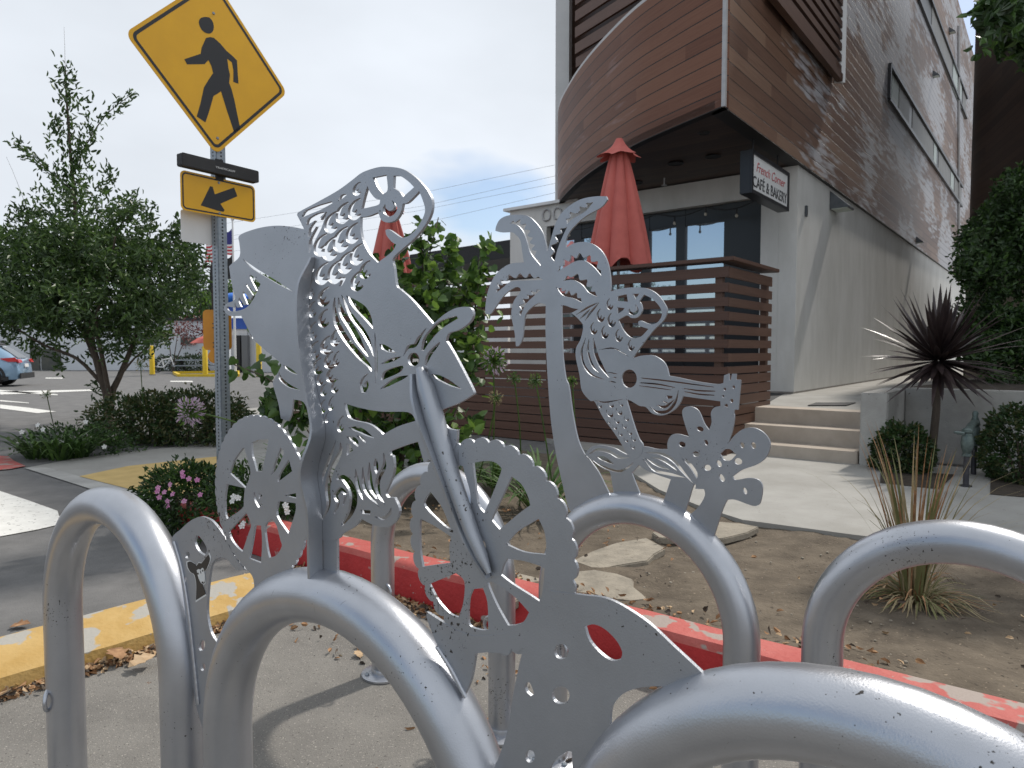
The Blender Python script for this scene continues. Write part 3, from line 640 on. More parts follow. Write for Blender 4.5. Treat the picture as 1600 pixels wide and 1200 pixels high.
mb = MB(); q3 = q2+D2*.24; mb.prism([v3(q3+D1*.2, .5), v3(q3-D1*6, .5), v3(q3-D1*6+D2*14, .5), v3(q3-D1*1.6+D2*14, .5)], (0, 0, .33)); tag(mb.build('raised_soil', soil), kind='structure')
# ================= RIGHT-HAND DARK BUILDING =================
wd_dark = wood('cladding_dark', [(.03, .018, .013), (.05, .03, .022), (.075, .045, .033)], .15, (.62, .78), rough=.5, gap=.06)
nb_ = emp('neighbour_building', (11, 16.7, 0), 'dark brown wood clad building with a curved front at the right edge', 'building')
c2 = catmull([(13.6, 20.2), (12.2, 18.3), (11.0, 16.7), (10.45, 15.2), (9.8, 13.4), (9.25, 11.6), (9.0, 9.8), (9.2, 8.2)], 6, closed=False, corner=90)
strip('curved_cladding', c2[::-1], 4.41, 11.0, wd_dark, nb_, .3)
mb = MB(); mb.prism([Vector((x, y, 4.42)) for x, y in c2]+[Vector((17, 8, 4.42)), Vector((17, 20, 4.42))], (0, 0, .1)); mb.build('soffit', wd_dark, nb_)
mb = MB(); mb.prism([(12.2, 18.6, 0), (12.6, 13, 0), (13.2, 13, 0), (17, 23.5, 0)], (0, 0, 4.4)); mb.build('lower_wall', mat('beige_wall', (.25, .22, .18), (.2, .18, .15), scale=3, rough=.9), nb_)
# ================= BIKE RACKS =================
U1 = Vector((1, -.77)).normalized(); S1 = Plane((0, .90), U1)      # plane of the front rack's cut plate
U2 = Vector((1, -.88)).normalized(); S2 = Plane((0, 2.25), U2)     # plane of the rear row
TR = .046
def hoop(pl, s0, s1, ztop, name, parent, tr=TR, sq=1.0, off=0.0, z0=0):
    r = (s1-s0)/2; c = (s0+s1)/2; zc = ztop-r*sq; pts = []
    for k in range(8): pts.append(pl.w(s0, z0+(zc-z0)*k/8, off))
    for k in range(33):
        a = math.pi*(1-k/32); pts.append(pl.w(c+r*math.cos(a), zc+r*sq*math.sin(a), off))
    for k in range(1, 9): pts.append(pl.w(s1, zc-(zc-z0)*k/8, off))
    mb = MB(); mb.tube(pts, tr, 40); return mb.build(name, silver_tube, parent, smooth=True)
def flange(pl, s, parent, off=0):
    mb = MB(); c = pl.w(s, .004, off); mb.lathe(c, [(.088, 0), (.088, .008), (.084, .010), (.05, .011), (.05, .02), (.047, .03)], 32)
    fl = mb.build('base_flange', silver_tube, parent, smooth=True)
    for k in range(4):
        mb = MB(); a = k*math.pi/2+.5; q = c+Vector((.068*math.cos(a), .068*math.sin(a), .008)); mb.lathe(q, [(.009, 0), (.009, .008), (.006, .011)], 6); mb.build('bolt', galv, fl)
def ringlet(p, axis, parent, r=.026):
    mb = MB(); n = 18; ax = Vector(axis).normalized(); up = Vector((0, 0, 1))
    pts = [Vector(p)+ax*(math.sin(math.pi*k/n)*r*.95)+up*(math.cos(math.pi*k/n)*r) for k in range(n+1)]
    mb.tube(pts, .0055, 10); mb.build('lock_ring', silver_tube, parent, smooth=True)
s_ = lambda pl, x, y=1000: pl.st(x, y)[0]
front = emp('bike_rack', (S1.w(0, 0).x, S1.w(0, 0).y, 0), 'silver front rack of three big hoops joined by a cut metal fish on a bicycle', 'bike rack')
h1 = (s_(S1, 100), s_(S1, 284)); h2 = (s_(S1, 353), s_(S1, 775)); h4 = (s_(S1, 925), s_(S1, 925)+.62)
hoop(S1, *h1, .925, 'hoop', front); hoop(S1, *h2, .888, 'hoop', front); hoop(S1, *h4, .945, 'hoop', front)
for hh in (h1, h2, h4):
    for q in hh: flange(S1, q, front)
ringlet(S1.w(h1[0], S1.st(100, 1082)[1], TR-.004), (S1.n*.6+S1.u*.8), front)
# --- helpers for cut shapes, all in photo-measured outline coordinates
def ZA(ox, oy, s, L_): return [(ox+x/s, oy+y/s) for x, y in L_]
A = lambda *L_: ZA(440, 240, 5, L_)
B = lambda *L_: ZA(440, 460, 5, L_)
Cc = lambda *L_: ZA(600, 640, 5, L_)
Dd = lambda *L_: ZA(320, 620, 5, L_)
Ee = lambda *L_: ZA(240, 780, 6.667, L_)
Ff = lambda *L_: ZA(600, 820, 5, L_)
Gg = lambda *L_: ZA(740, 900, 4, L_)
Hh_ = lambda *L_: ZA(240, 900, 6.667, L_)
Ii = lambda *L_: ZA(320, 340, 6.667, L_)
Jj = lambda *L_: ZA(300, 400, 5, L_)
Kk = lambda *L_: ZA(740, 290, 5, L_)
Ll = lambda *L_: ZA(880, 430, 5, L_)
Mm = lambda *L_: ZA(880, 600, 4.706, L_)
def slit(P, w, taper=.15):
    """a tapered slot along a polyline (photo px), w = full width in px"""
    Q = catmull(P, 4, closed=False, corner=70); n = len(Q); le = []; ri = []
    for i in range(n):
        a = Vector(Q[max(i-1, 0)]); b = Vector(Q[min(i+1, n-1)]); t = (b-a).normalized(); nn = Vector((-t.y, t.x))
        k = i/(n-1); ww = w*.76*(taper+(1-taper)*min(1, 3.2*min(k, 1-k)+.0)); q = Vector(Q[i])
        le.append(tuple(q+nn*ww)); ri.append(tuple(q-nn*ww))
    return tuple(le+ri[::-1])
def scale_cut(x, y, s, rot=0.0, thin=1.0):
    P = [(.42, -1), (.05, -.75), (-.3, -.3), (-.42, .2), (-.3, .68), (.05, .95), (.42, .85), (.72, .45), (.66, .28), (.38, .5), (.2, .5), (.36, .1), (.3, -.02), (.05, .3), (-.08, .25), (0, -.3), (.2, -.68), (.46, -.86)]
    c, sn = math.cos(rot), math.sin(rot); s = s*.57
    return catmull([(x+(p*thin*c-q*sn)*s, y+(p*thin*sn+q*c)*s) for p, q in P], 2)
def ell(x, y, rx, ry, rot=0, n=20):
    c, s = math.cos(rot), math.sin(rot)
    return tuple((x+rx*math.cos(a)*c-ry*math.sin(a)*s, y+rx*math.cos(a)*s+ry*math.sin(a)*c) for a in [2*math.pi*i/n for i in range(n)])
def fix(h): return tuple(h) if not isinstance(h, tuple) else h
TH1 = .0052
fig_out = (A((130, 480), (150, 455), (300, 375), (450, 290), (560, 210), (640, 150), (750, 112), (830, 105), (940, 118), (1020, 160), (1100, 230), (1160, 310), (1185, 380), (1175, 470), (1130, 560), (1050, 660), (960, 740), (880, 820), (888, 900), (905, 1030), (940, 1065)) +
    B((1030, 45), (1190, 230), (1215, 212), (1290, 150), (1380, 105), (1470, 100), (1500, 130), (1500, 180), (1470, 225), (1400, 275), (1315, 305), (1290, 370), (1300, 372), (1360, 470), (1440, 620), (1505, 750), (1508, 780), (1400, 845), (1245, 905), (1255, 950), (1270, 1000), (1310, 1045), (1370, 1060)) +
    [(716, 674), (712, 700), (690, 712), (664, 722), (655, 690)] +
    Dd((1600, 370), (1450, 425), (1458, 452), (1480, 470), (1485, 580), (1450, 680), (1420, 750), (1440, 785), (1490, 785), (1530, 890), (1490, 980), (1430, 1015), (1330, 1000), (1230, 950), (1180, 1010), (1080, 1070), (1060, 1100), (1000, 1120), (905, 1115), (895, 1050), (895, 850), (870, 780), (850, 700), (860, 600), (880, 430), (930, 330), (935, 240), (900, 100), (885, 0)) +
    B((250, 640), (222, 470), (210, 300), (200, 100), (196, 0)) + A((205, 950), (222, 820), (215, 760), (200, 640), (185, 590)))
fh = []
fh += [A((720, 190), (830, 168), (838, 285), (800, 320), (760, 270), (735, 215)), A((885, 175), (940, 180), (1000, 220), (1045, 265), (960, 340), (930, 300), (880, 270)),
 A((1085, 295), (1110, 360), (1130, 430), (1120, 490), (1070, 580), (1010, 640), (960, 658), (930, 650), (850, 595), (820, 600), (830, 640), (870, 690), (905, 712), (870, 770), (760, 855), (700, 790), (650, 700), (625, 600), (625, 500), (690, 490), (765, 460), (790, 520), (840, 540), (900, 520), (940, 460), (955, 395), (1000, 380)),
 A((680, 255), (700, 300), (740, 350), (780, 365), (768, 400), (700, 420), (632, 435), (655, 340)),
 A((870, 365), (905, 400), (912, 440), (885, 480), (845, 497), (808, 470), (800, 430), (820, 395), (826, 430), (850, 450), (878, 440), (888, 410))]
for x, y, s in [(592, 275, 105), (475, 462, 165), (570, 432, 165), (385, 535, 165), (305, 712, 175), (375, 740, 185), (460, 668, 195), (552, 620, 160), (585, 785, 165), (495, 850, 170), (655, 905, 140), (315, 935, 170), (415, 922, 180), (590, 990, 160), (330, 1115, 150)]:
    px_, py_ = A((x, y))[0]; fh.append(scale_cut(px_, py_, s/5, .18))
for x, y, s, t in [(248, 868, 110, .5), (238, 1055, 150, .5)]:
    px_, py_ = A((x, y))[0]; fh.append(scale_cut(px_, py_, s/5, .1, t))
for x, y, s, t in [(240, 115, 110, .6), (328, 185, 125, .75), (243, 285, 125, .55), (335, 268, 0, 1), (255, 435, 125, .65), (345, 395, 125, .75), (420, 335, 120, .6), (278, 560, 110, .7), (372, 512, 115, .7), (432, 500, 100, .5), (305, 655, 95, .55), (388, 625, 110, .75), (333, 745, 85, .6), (420, 715, 95, .6), (325, 875, 95, .5), (392, 850, 95, .45), (465, 1010, 110, .5), (360, 960, 70, .4)]:
    if s: px_, py_ = B((x, y))[0]; fh.append(scale_cut(px_, py_, s/5*1.12, .12, min(1, t*1.45)))
fh += [A((450, 375), (470, 330), (505, 318), (518, 325), (490, 350)), A((455, 1035), (480, 975), (505, 965), (508, 985), (475, 1040))]
fh += [slit(A((172, 494), (210, 462), (300, 425), (405, 382)), 5.5, .4), slit(A((207, 562), (235, 522), (290, 490), (342, 462)), 5.5, .3), slit(A((222, 648), (245, 590), (290, 530), (315, 503)), 5, .3), slit(A((228, 775), (245, 690), (300, 580), (360, 458)), 5.5, .2)]
fh += [slit(B((425, 25), (422, 120), (445, 230), (520, 360), (620, 480), (690, 555), (712, 600)), 6.5), slit(B((455, 25), (475, 130), (560, 270), (620, 380), (685, 490)), 7), slit(B((478, 5), (550, 160), (640, 280), (690, 370), (730, 490)), 5),
  B((512, 8), (600, 50), (670, 100), (712, 180), (725, 275), (650, 190), (570, 105)), slit(B((738, 300), (748, 450), (748, 600), (744, 695)), 3)]
fh += [B((690, 615), (645, 645), (620, 700), (632, 765), (665, 770), (690, 715), (682, 670), (658, 690), (655, 725), (640, 705), (650, 665)),
  slit(B((775, 390), (820, 420), (900, 457)), 5.5), slit(B((790, 542), (870, 512), (942, 487)), 3.5), B((812, 600), (940, 556), (962, 570), (930, 610), (783, 676)), slit(B((782, 738), (900, 670), (998, 635)), 5),
  slit(B((963, 478), (1000, 412), (1050, 398), (1085, 340), (1140, 263)), 4), slit(B((1108, 438), (1150, 345), (1250, 240), (1382, 178)), 8, .4), slit(B((1130, 560), (1165, 470), (1245, 375)), 4.5, .3), ell(*B((1040, 508))[0], 9.2, 10.8),
  slit(B((1180, 624), (1270, 665), (1412, 740)), 5.5), slit(B((1142, 570), (1155, 650), (1178, 742)), 1.8)]
fh += [B((500, 850), (640, 890), (800, 915), (1000, 920), (1060, 985), (920, 1030), (800, 1095), (770, 1065), (690, 1010), (550, 975), (512, 910))]
fh += [slit(Dd((1135, 240), (1220, 258), (1330, 322)), 5.5), slit(Dd((1120, 312), (1180, 340), (1206, 388)), 5.5), slit(Dd((1196, 302), (1240, 328), (1268, 362)), 3), Dd((1118, 362), (1150, 375), (1168, 420), (1120, 458)),
  slit(Dd((1035, 340), (985, 480), (938, 600), (930, 682)), 3), slit(Dd((1070, 358), (1068, 430), (1000, 570), (970, 700), (975, 850), (922, 968)), 5.5),
  slit(Dd((1188, 565), (1205, 690), (1245, 808)), 4), slit(Dd((1243, 548), (1262, 720), (1372, 858)), 4), slit(Dd((1295, 512), (1305, 690), (1355, 800)), 5), slit(Dd((1345, 482), (1350, 600)), 5), slit(Dd((1408, 438), (1412, 540), (1362, 650), (1368, 760), (1415, 838)), 5),
  slit(Dd((1035, 640), (1090, 630), (1150, 700), (1172, 800), (1145, 910), (1080, 1000)), 8, .3), slit(Dd((1018, 920), (1050, 830), (1032, 770), (1070, 718), (1108, 760), (1090, 850)), 4.5, .3),
  Dd((1225, 880), (1305, 886), (1302, 918), (1240, 912)), slit(Dd((1338, 935), (1400, 948), (1450, 912), (1466, 865)), 3.5)]
ppl('fish_figure', S1, fig_out, fh, TH1, silver, front, bevel=.0007)
# --- wheels
def wheel(cx, cy, r, holes, off, teeth, depth, ph=0.0, skip=()):
    c = S1.st(cx, cy); out = []
    n = teeth*8
    for i in range(n):
        a = 2*math.pi*i/n; k = (i % 8)/8; rr = r+depth*(math.sin(math.pi*k)**.6 if k else 0)-depth*.4
        out.append((c[0]+rr*math.cos(a+ph), c[1]+rr*math.sin(a+ph)))
    hs = [[S1.st(x, y, off) for x, y in (h if isinstance(h, tuple) else catmull(h, 3))] for h in holes]
    return plate('cut_wheel', S1, out, hs, TH1-.001, silver, front, off, .0007)
rh = [Dd((370, 360), (430, 335), (505, 330), (490, 420), (455, 580), (410, 580), (390, 500), (375, 450)), Dd((300, 405), (318, 402), (345, 500), (365, 600), (325, 712), (200, 595), (240, 490)),
  Dd((180, 680), (320, 712), (312, 800), (300, 870), (180, 955), (165, 900), (165, 780)), Ee((975, 135), (1025, 260), (1000, 350), (935, 545), (880, 500), (820, 420), (790, 335)), Ee((1065, 270), (1130, 272), (1140, 450), (1130, 662), (1005, 615), (1040, 430)),
  Ee((1240, 205), (1290, 270), (1330, 420), (1345, 490), (1290, 580), (1215, 608), (1190, 500), (1170, 280)), Dd((600, 815), (718, 830), (715, 900), (660, 1068), (570, 930), (580, 820)), Dd((632, 770), (720, 750), (722, 792)),
  Dd((665, 490), (690, 580), (575, 668), (592, 600)), Dd((600, 395), (625, 440), (570, 560), (527, 610), (560, 500)), slit(Dd((395, 745), (402, 800), (430, 857), (456, 835)), 2.4, .5), Dd((430, 745), (458, 770), (430, 797))]
wheel(405, 776, .150, rh, -.0006, 46, .0035)
fwh = [Cc((700, 415), (790, 400), (870, 408), (920, 450), (920, 490), (850, 670), (790, 805), (742, 740), (722, 600)), Cc((1005, 520), (1080, 580), (1130, 670), (1150, 745), (1060, 810), (910, 935), (845, 860), (900, 740)), Cc((1215, 850), (1260, 950), (1275, 1060), (1270, 1130), (1100, 1110), (960, 1050), (1050, 950)),
  Ff((970, 262), (1100, 280), (1225, 318), (1262, 340), (1250, 500), (1220, 595), (1150, 548), (1010, 460), (918, 387), (940, 310)), Ff((815, 450), (860, 445), (940, 490), (1050, 580), (1140, 680), (1100, 750), (1030, 780), (975, 782), (900, 650), (840, 520)),
  Ff((700, 500), (780, 490), (815, 600), (825, 812), (780, 820), (690, 795), (665, 740), (670, 580)), Ff((570, 375), (635, 440), (628, 600), (590, 720), (520, 690), (430, 590), (370, 480), (360, 460)),
  Cc((292, 850), (400, 905), (470, 950), (530, 990), (518, 1080), (525, 1195)) + Ff((310, 325), (290, 200), (285, 20)), Cc((370, 640), (410, 690), (470, 780), (530, 930), (480, 908), (330, 760), (332, 695)), slit(Cc((755, 1015), (785, 1050), (790, 1110)), 4, .4),
  Cc((590, 432), (625, 440), (645, 520), (680, 640), (682, 740), (660, 800), (600, 720), (560, 620), (548, 500))]
wheel(760, 852, .1435, fwh, -.0004, 34, .0065, .05)
# --- reef plate, brackets, left panel
reef_out = ([(880, 925)] + Gg((700, 117), (830, 135), (950, 190), (1100, 290), (1250, 430), (1380, 550), (1470, 640)) + [(1112, 1075), (1085, 1098)] + Gg((1250, 745), (1240, 700), (1180, 685), (1060, 690), (960, 720), (900, 770), (865, 830), (860, 960), (885, 1110), (860, 1180)) + [(950, 1290), (770, 1290)] +
   Gg((140, 1200), (160, 1140), (220, 960), (250, 760), (290, 560), (318, 446)) + [(810, 1019), (801, 1013), (797, 1022), (770, 1018), (745, 1020), (738, 1060), (726, 1088), (700, 1040), (672, 975), (668, 955), (700, 975), (740, 992), (790, 988), (838, 965), (852, 940), (862, 922)])
rfh = [Gg((700, 312), (760, 298), (830, 330), (900, 400), (935, 470), (925, 518), (870, 525), (800, 480), (730, 400)), ell(*Gg((555, 468))[0], 11, 12), ell(*Gg((552, 740))[0], 13.8, 13.8), slit(Gg((345, 660), (352, 700), (375, 740)), 7, .5), ell(*Gg((360, 1122))[0], 7.5, 10),
  Gg((480, 1210), (520, 1140), (590, 1092), (620, 1092), (622, 1260), (560, 1300), (490, 1270))]
ppl('reef_plate', S1, reef_out, rfh, TH1, silver, front, off=-.0002, bevel=.0007)
br = [(270, 843), (285, 826), (300, 813), (315, 807), (329, 811), (338, 819), (352, 838), (368, 868), (385, 890), (370, 889), (356, 873), (342, 871), (333, 881), (329, 900), (326, 930), (325.5, 960), (331, 987), (342, 1005), (360, 1027), (372, 1043), (350, 1090), (332, 1142), (322, 1150), (306, 1090), (296, 1000), (288, 930), (280, 880)]
ppl('bracket_plate', S1, br, [Ee((455, 375), (490, 385), (550, 470), (568, 530), (545, 585), (480, 540), (440, 450)), ell(*Ee((365, 580))[0], 3.6, 5.6, .2), ell(*Ee((335, 830))[0], 3.0, 4.2, .2), ell(*Hh_((515, 720))[0], 5, 8.8, .2), ell(*Hh_((527, 945))[0], 3.6, 6.2, .2), ell(*Hh_((662, 945))[0], 4.6, 8, .2), ell(*Hh_((590, 1148))[0], 3.6, 6, .2)], TH1, silver, front, off=-.0010, bevel=.0007)
ppl('wheel_leg', S1, [(384, 885), (398, 905), (398.5, 945), (401, 962), (405, 1000), (425, 990), (452, 950), (441, 931), (437, 912), (440, 886), (412, 880)], [], TH1, silver, front, off=-.0012, bevel=.0007)
lp = (Ii((1110, 150), (1050, 125), (900, 95), (750, 85), (590, 105), (440, 150), (372, 185), (358, 215), (368, 270), (370, 405), (270, 498), (265, 540), (290, 700), (330, 850), (290, 875), (240, 893), (207, 935), (215, 980), (260, 1020), (330, 1025), (385, 1020), (440, 1130), (500, 1260)) +
  Jj((405, 492), (480, 640), (550, 712), (690, 830), (692, 880), (645, 970), (640, 1010), (680, 1150), (695, 1240)) + [(440, 654), (452, 658), (457, 645), (459, 624), (475, 628), (484, 645), (492, 640), (492, 560), (488, 480), (488, 400)])
lph = [Ii((590, 690), (530, 820), (480, 900), (420, 950), (330, 975), (265, 975), (235, 945), (240, 925), (318, 938), (320, 882), (345, 938), (385, 930), (360, 870), (365, 830), (415, 912), (448, 905), (405, 795), (410, 765), (440, 800), (480, 862), (508, 810), (440, 710), (442, 688), (520, 780), (545, 760), (478, 625), (480, 595), (510, 612), (575, 680)),
  slit(Ii((405, 435), (470, 490), (550, 550), (700, 640), (820, 712), (932, 778)), 2.6), slit(Jj((722, 855), (770, 890), (828, 926)), 3.4), slit(Jj((685, 908), (700, 960), (760, 1012), (850, 1048)), 3.6)]
ppl('surf_fin_panel', S1, lp, lph, TH1-.002, silver, front, off=-.030, bevel=.0007)
# --- flange strip standing off the plate, and the fork tube
def ribbon(name, rows, thick, parent, m=silver):
    """rows: (left px, right px, y): the right edge sits on the plate, the left edge stands proud of it"""
    ys_ = [r[2] for r in rows]; Y = np.linspace(ys_[0], ys_[-1], 60); lx = np.interp(Y, ys_, [r[0] for r in rows]); rx = np.interp(Y, ys_, [r[1] for r in rows])
    def sm(a):
        b = np.pad(a, 4, mode='edge'); k = np.hanning(9); return np.convolve(b, k/k.sum(), 'valid')
    lx, rx = sm(lx), sm(rx); vs = []; fs = []; u3 = S1.u*thick
    for i in range(60):
        a, z = S1.st(rx[i], Y[i], .003); p = S1.w(a, z, .003); lo, hi = 0, .12
        for _ in range(24):
            e = (lo+hi)/2; q = p+S1.n*e; v = q-O; xx = 800+F*v.x/v.dot(FW)
            if xx > lx[i]: lo = e
            else: hi = e
        q = p+S1.n*e
        vs += [p, q, q+u3, p+u3]
    for i in range(59):
        b = i*4
        for j in range(4): fs.append((b+j, b+(j+1) % 4, b+4+(j+1) % 4, b+4+j))
    fs += [(3, 2, 1, 0), (236, 237, 238, 239)]
    mb = MB(); mb.add(vs, fs); return mb.build(name, m, parent, smooth=True)
ribbon('flange_bar', [(486, 489, 403), (479, 488, 416), (465, 483, 432), (461, 480, 455), (460, 479.5, 490), (462, 482, 530), (467, 486, 570), (473, 491, 605), (480, 499, 640), (486, 506, 668), (484, 507, 684), (474, 501, 702), (466, 494, 722), (465, 491, 742), (469, 495, 765), (476, 499, 782), (478, 500, 800), (479, 500, 840), (480, 500.5, 880), (481, 501, 915)], .006, front)
ppl('support_bar', S1, [(505, 835), (528, 835), (528.5, 915), (506, 915)], [], TH1, silver, front, off=-.0014, smooth=False)
ppl('support_bar', S1, [(484, 880), (505, 880), (505, 915), (484, 915)], [], TH1, silver, front, off=-.0016, smooth=False)
ribbon('fork_flange', [(640, 650, 584), (640, 662, 620), (650, 675, 660), (668, 690, 705), (688, 706, 755), (708, 722, 810), (730, 745, 860), (757, 764, 900)], .005, front)
fp = [S1.px(x, y, .010) for x, y in [(655, 575), (665, 605), (678, 650), (692, 700), (706, 745), (722, 790), (738, 835), (752, 868), (764, 896)]]
mb = MB(); mb.tube(fp, [.006, .013, .0145, .0135, .0125, .0115, .0105, .009, .004], 20); mb.build('fork_tube', silver, front, smooth=True)
# --- weld beads where the plates meet the hoops
def weld(pl, pts, parent, off=.0035, r=.0032):
    Q = [pl.px(x, y, off) for x, y in catmull(pts, 14, closed=False, corner=120)]
    mb = MB(); mb.tube(Q, [r*(.85+.3*abs(math.sin(i*1.9))) for i in range(len(Q))], 8); mb.build('weld_bead', silver_tube, parent, smooth=True)
weld(S1, [(272, 846), (284, 890), (294, 950), (303, 1030), (310, 1100)], front); weld(S1, [(402, 962), (425, 946), (450, 932)], front); weld(S1, [(482, 912), (505, 911), (530, 912)], front, .006)
weld(S1, [(682, 1010), (705, 1046), (728, 1090)], front); weld(S1, [(1108, 1062), (1060, 1090), (1010, 1130), (968, 1185)], front)
# --- sticker: a small dark deer head with a white edge
st_o = Ee((348, 655), (380, 645), (425, 670), (445, 695), (470, 660), (500, 665), (575, 568), (590, 625), (555, 720), (530, 760), (535, 870), (515, 895), (545, 995), (440, 1062), (445, 900), (425, 790), (385, 760), (355, 710))
cxs = sum(p[0] for p in st_o)/len(st_o); cys = sum(p[1] for p in st_o)/len(st_o)
ppl('sticker', S1, [(cxs+(x-cxs)*1.06, cys+(y-cys)*1.04) for x, y in st_o], [], .0006, petalw, front, off=TH1/2-.0008)
ppl('sticker', S1, [(cxs+(x-cxs)*.97, cys+(y-cys)*.97) for x, y in st_o], [], .0006, black, front, off=TH1/2-.0003)
ppl('sticker', S1, Ee((450, 740), (468, 728), (490, 735), (505, 715), (520, 725), (530, 780), (532, 850), (512, 885), (490, 865), (465, 810)), [ell(*Ee((463, 775))[0], 1.4, 1.6), ell(*Ee((512, 745))[0], 1.2, 1.8), slit(Ee((488, 740), (495, 780)), 1.1), ell(*Ee((510, 868))[0], 1.8, 1.6)], .0006, petalw, front, off=TH1/2+.0002)
# ================= REAR ROW =================
def rack2(name, s0, s1, zt, label, rings=(), rr=None):
    root = emp(name, S2.w((s0+s1)/2, 0), label, 'bike rack', 'silver hoop racks in the rear row')
    hoop(S2, s0, s1, zt, 'hoop', root, TR)
    for q in (s0, s1): flange(S2, q, root)
    for (q, z, sg) in rings: ringlet(S2.w(q, z, TR*.3), S2.u*sg, root)
    return root
a5 = (s_(S2, 599), s_(S2, 784)); a3 = (s_(S2, 864), s_(S2, 1159)); a6 = (s_(S2, 1285), s_(S2, 1285)+.58)
def rz(s, y): return S2.st(0, 0)[1]
r5 = rack2('bike_rack', *a5, .848, 'plain silver hoop rack standing behind the cut metal bicycle wheels')
r3 = rack2('bike_rack', *a3, .852, 'silver hoop rack topped by a cut metal palm tree and a fish playing guitar')
r6 = rack2('bike_rack', *a6, .900, 'plain silver hoop rack at the right edge in front of the dry grass')
ringlet(S2.w(a5[0]+TR*.8, S2.st(612, 925)[1], .012), S2.u, r5, .03); ringlet(S2.w(a5[1]-TR*.8, S2.st(765, 975)[1], .012), -S2.u, r5, .034)
ringlet(S2.w(a3[0]+TR*.7, S2.st(885, 1015)[1], .015), S2.u, r3, .034)
TH2 = .006
palm_out = (Kk((568, 1200), (568, 930), (520, 917), (460, 950), (410, 1010), (395, 1100), (385, 1200)) + [(811, 541), (807, 541)] + Kk((325, 1150), (305, 1050), (300, 980), (320, 900), (370, 830), (368, 800), (330, 795), (250, 850), (190, 930), (140, 1000), (110, 1005), (95, 985), (110, 850), (150, 740), (200, 670), (270, 620), (330, 605), (398, 600), (385, 520), (370, 430), (340, 390), (300, 365), (220, 365), (175, 355), (180, 320), (210, 265), (270, 235), (350, 228), (430, 240), (490, 290), (540, 360), (565, 440), (580, 515), (600, 450), (640, 310), (680, 230), (750, 160), (850, 105), (960, 85), (1040, 85), (1050, 110), (1000, 170), (880, 240), (800, 310), (750, 370), (725, 430), (725, 490), (780, 455), (860, 440), (940, 460), (1010, 520), (1050, 600), (1070, 700), (1075, 800), (1060, 850), (1000, 905), (940, 925), (850, 962), (780, 958), (730, 940), (690, 932), (692, 1100), (697, 1240)) +
  [(880.5, 560), (884.5, 590)] + Mm((45, 20), (70, 200), (110, 400), (160, 515), (200, 560), (262, 645), (310, 740), (350, 815), (380, 830)) + Mm((200, 920), (60, 975)) + Cc((1470, 800), (1440, 750), (1380, 500), (1340, 300), (1300, 0)))
palm_out = [p for p in palm_out]
def tooth(P, w, nt, side=1):
    Q = catmull(P, 5, closed=False, corner=80); n = len(Q); le = []; ri = []
    for i in range(n):
        a = Vector(Q[max(i-1, 0)]); b = Vector(Q[min(i+1, n-1)]); t = (b-a).normalized(); nn = Vector((-t.y, t.x))*side
        k = i/(n-1); ww = w*1.3*min(1, 4*min(k, 1-k)+.15); q = Vector(Q[i]); le.append((q, nn, ww, k)); ri.append(tuple(q))
    out = []; m = nt*6
    for j in range(m+1):
        k = j/m; f = k*(n-1); i = min(int(f), n-2); fr = f-i
        q = le[i][0].lerp(le[i+1][0], fr); nn = le[i][1].lerp(le[i+1][1], fr); ww = le[i][2]*(1-fr)+le[i+1][2]*fr
        tt = [0, .15, .5, 1, .8, .25][j % 6]; out.append(tuple(q+nn*ww*(.35+.65*tt)))
    return tuple(ri+out[::-1])
ph_ = [tooth(Kk((290, 295), (345, 310), (390, 360), (420, 440), (450, 530), (530, 632)), 8.5, 8, -1), tooth(Kk((940, 130), (880, 200), (780, 260), (735, 300)), 8.5, 4, 1) , tooth(Kk((735, 325), (700, 400), (660, 500), (635, 602)), 9.5, 4, 1),
  tooth(Kk((662, 672), (730, 630), (800, 592), (870, 588), (940, 635), (1000, 705)), 9, 7, -1), tooth(Kk((705, 745), (780, 738), (850, 775), (900, 835), (970, 870)), 9, 5, -1), tooth(Kk((650, 797), (700, 858), (780, 880), (850, 915)), 8, 5, -1),
  tooth(Kk((548, 738), (430, 742), (300, 750), (230, 800), (182, 838)), 9, 7, 1), tooth(Kk((530, 815), (470, 868), (410, 930), (368, 1025)), 7, 6, 1)]
ppl('palm_tree_plate', S2, palm_out, [h if isinstance(h, tuple) else tuple(h) for h in ph_], TH2, silver, r3, bevel=.0007)
gf_out = (Ll((70, 295), (150, 250), (230, 215), (300, 165), (370, 130), (440, 108), (560, 95), (660, 105), (740, 150), (800, 230), (815, 280), (790, 350), (710, 430), (640, 520), (580, 600), (547, 650), (610, 630), (700, 625), (770, 660), (810, 710), (830, 785), (900, 798), (1050, 830), (1200, 850), (1255, 842), (1260, 782), (1298, 768), (1300, 818), (1312, 820), (1322, 770), (1355, 770), (1352, 815), (1390, 818), (1370, 1050), (1340, 1050), (1335, 1090), (1232, 1090), (1232, 985), (940, 945), (910, 1010), (860, 1060), (780, 1095), (700, 1080), (650, 1030), (600, 1020), (540, 985), (495, 965), (520, 1050), (560, 1180)) +
  Mm((560, 400), (590, 450), (575, 520), (520, 560), (478, 520), (450, 470), (380, 360), (300, 250), (235, 130)) + Ll((215, 980), (150, 900), (132, 780), (104, 650), (105, 570), (140, 500), (160, 400), (130, 350)))
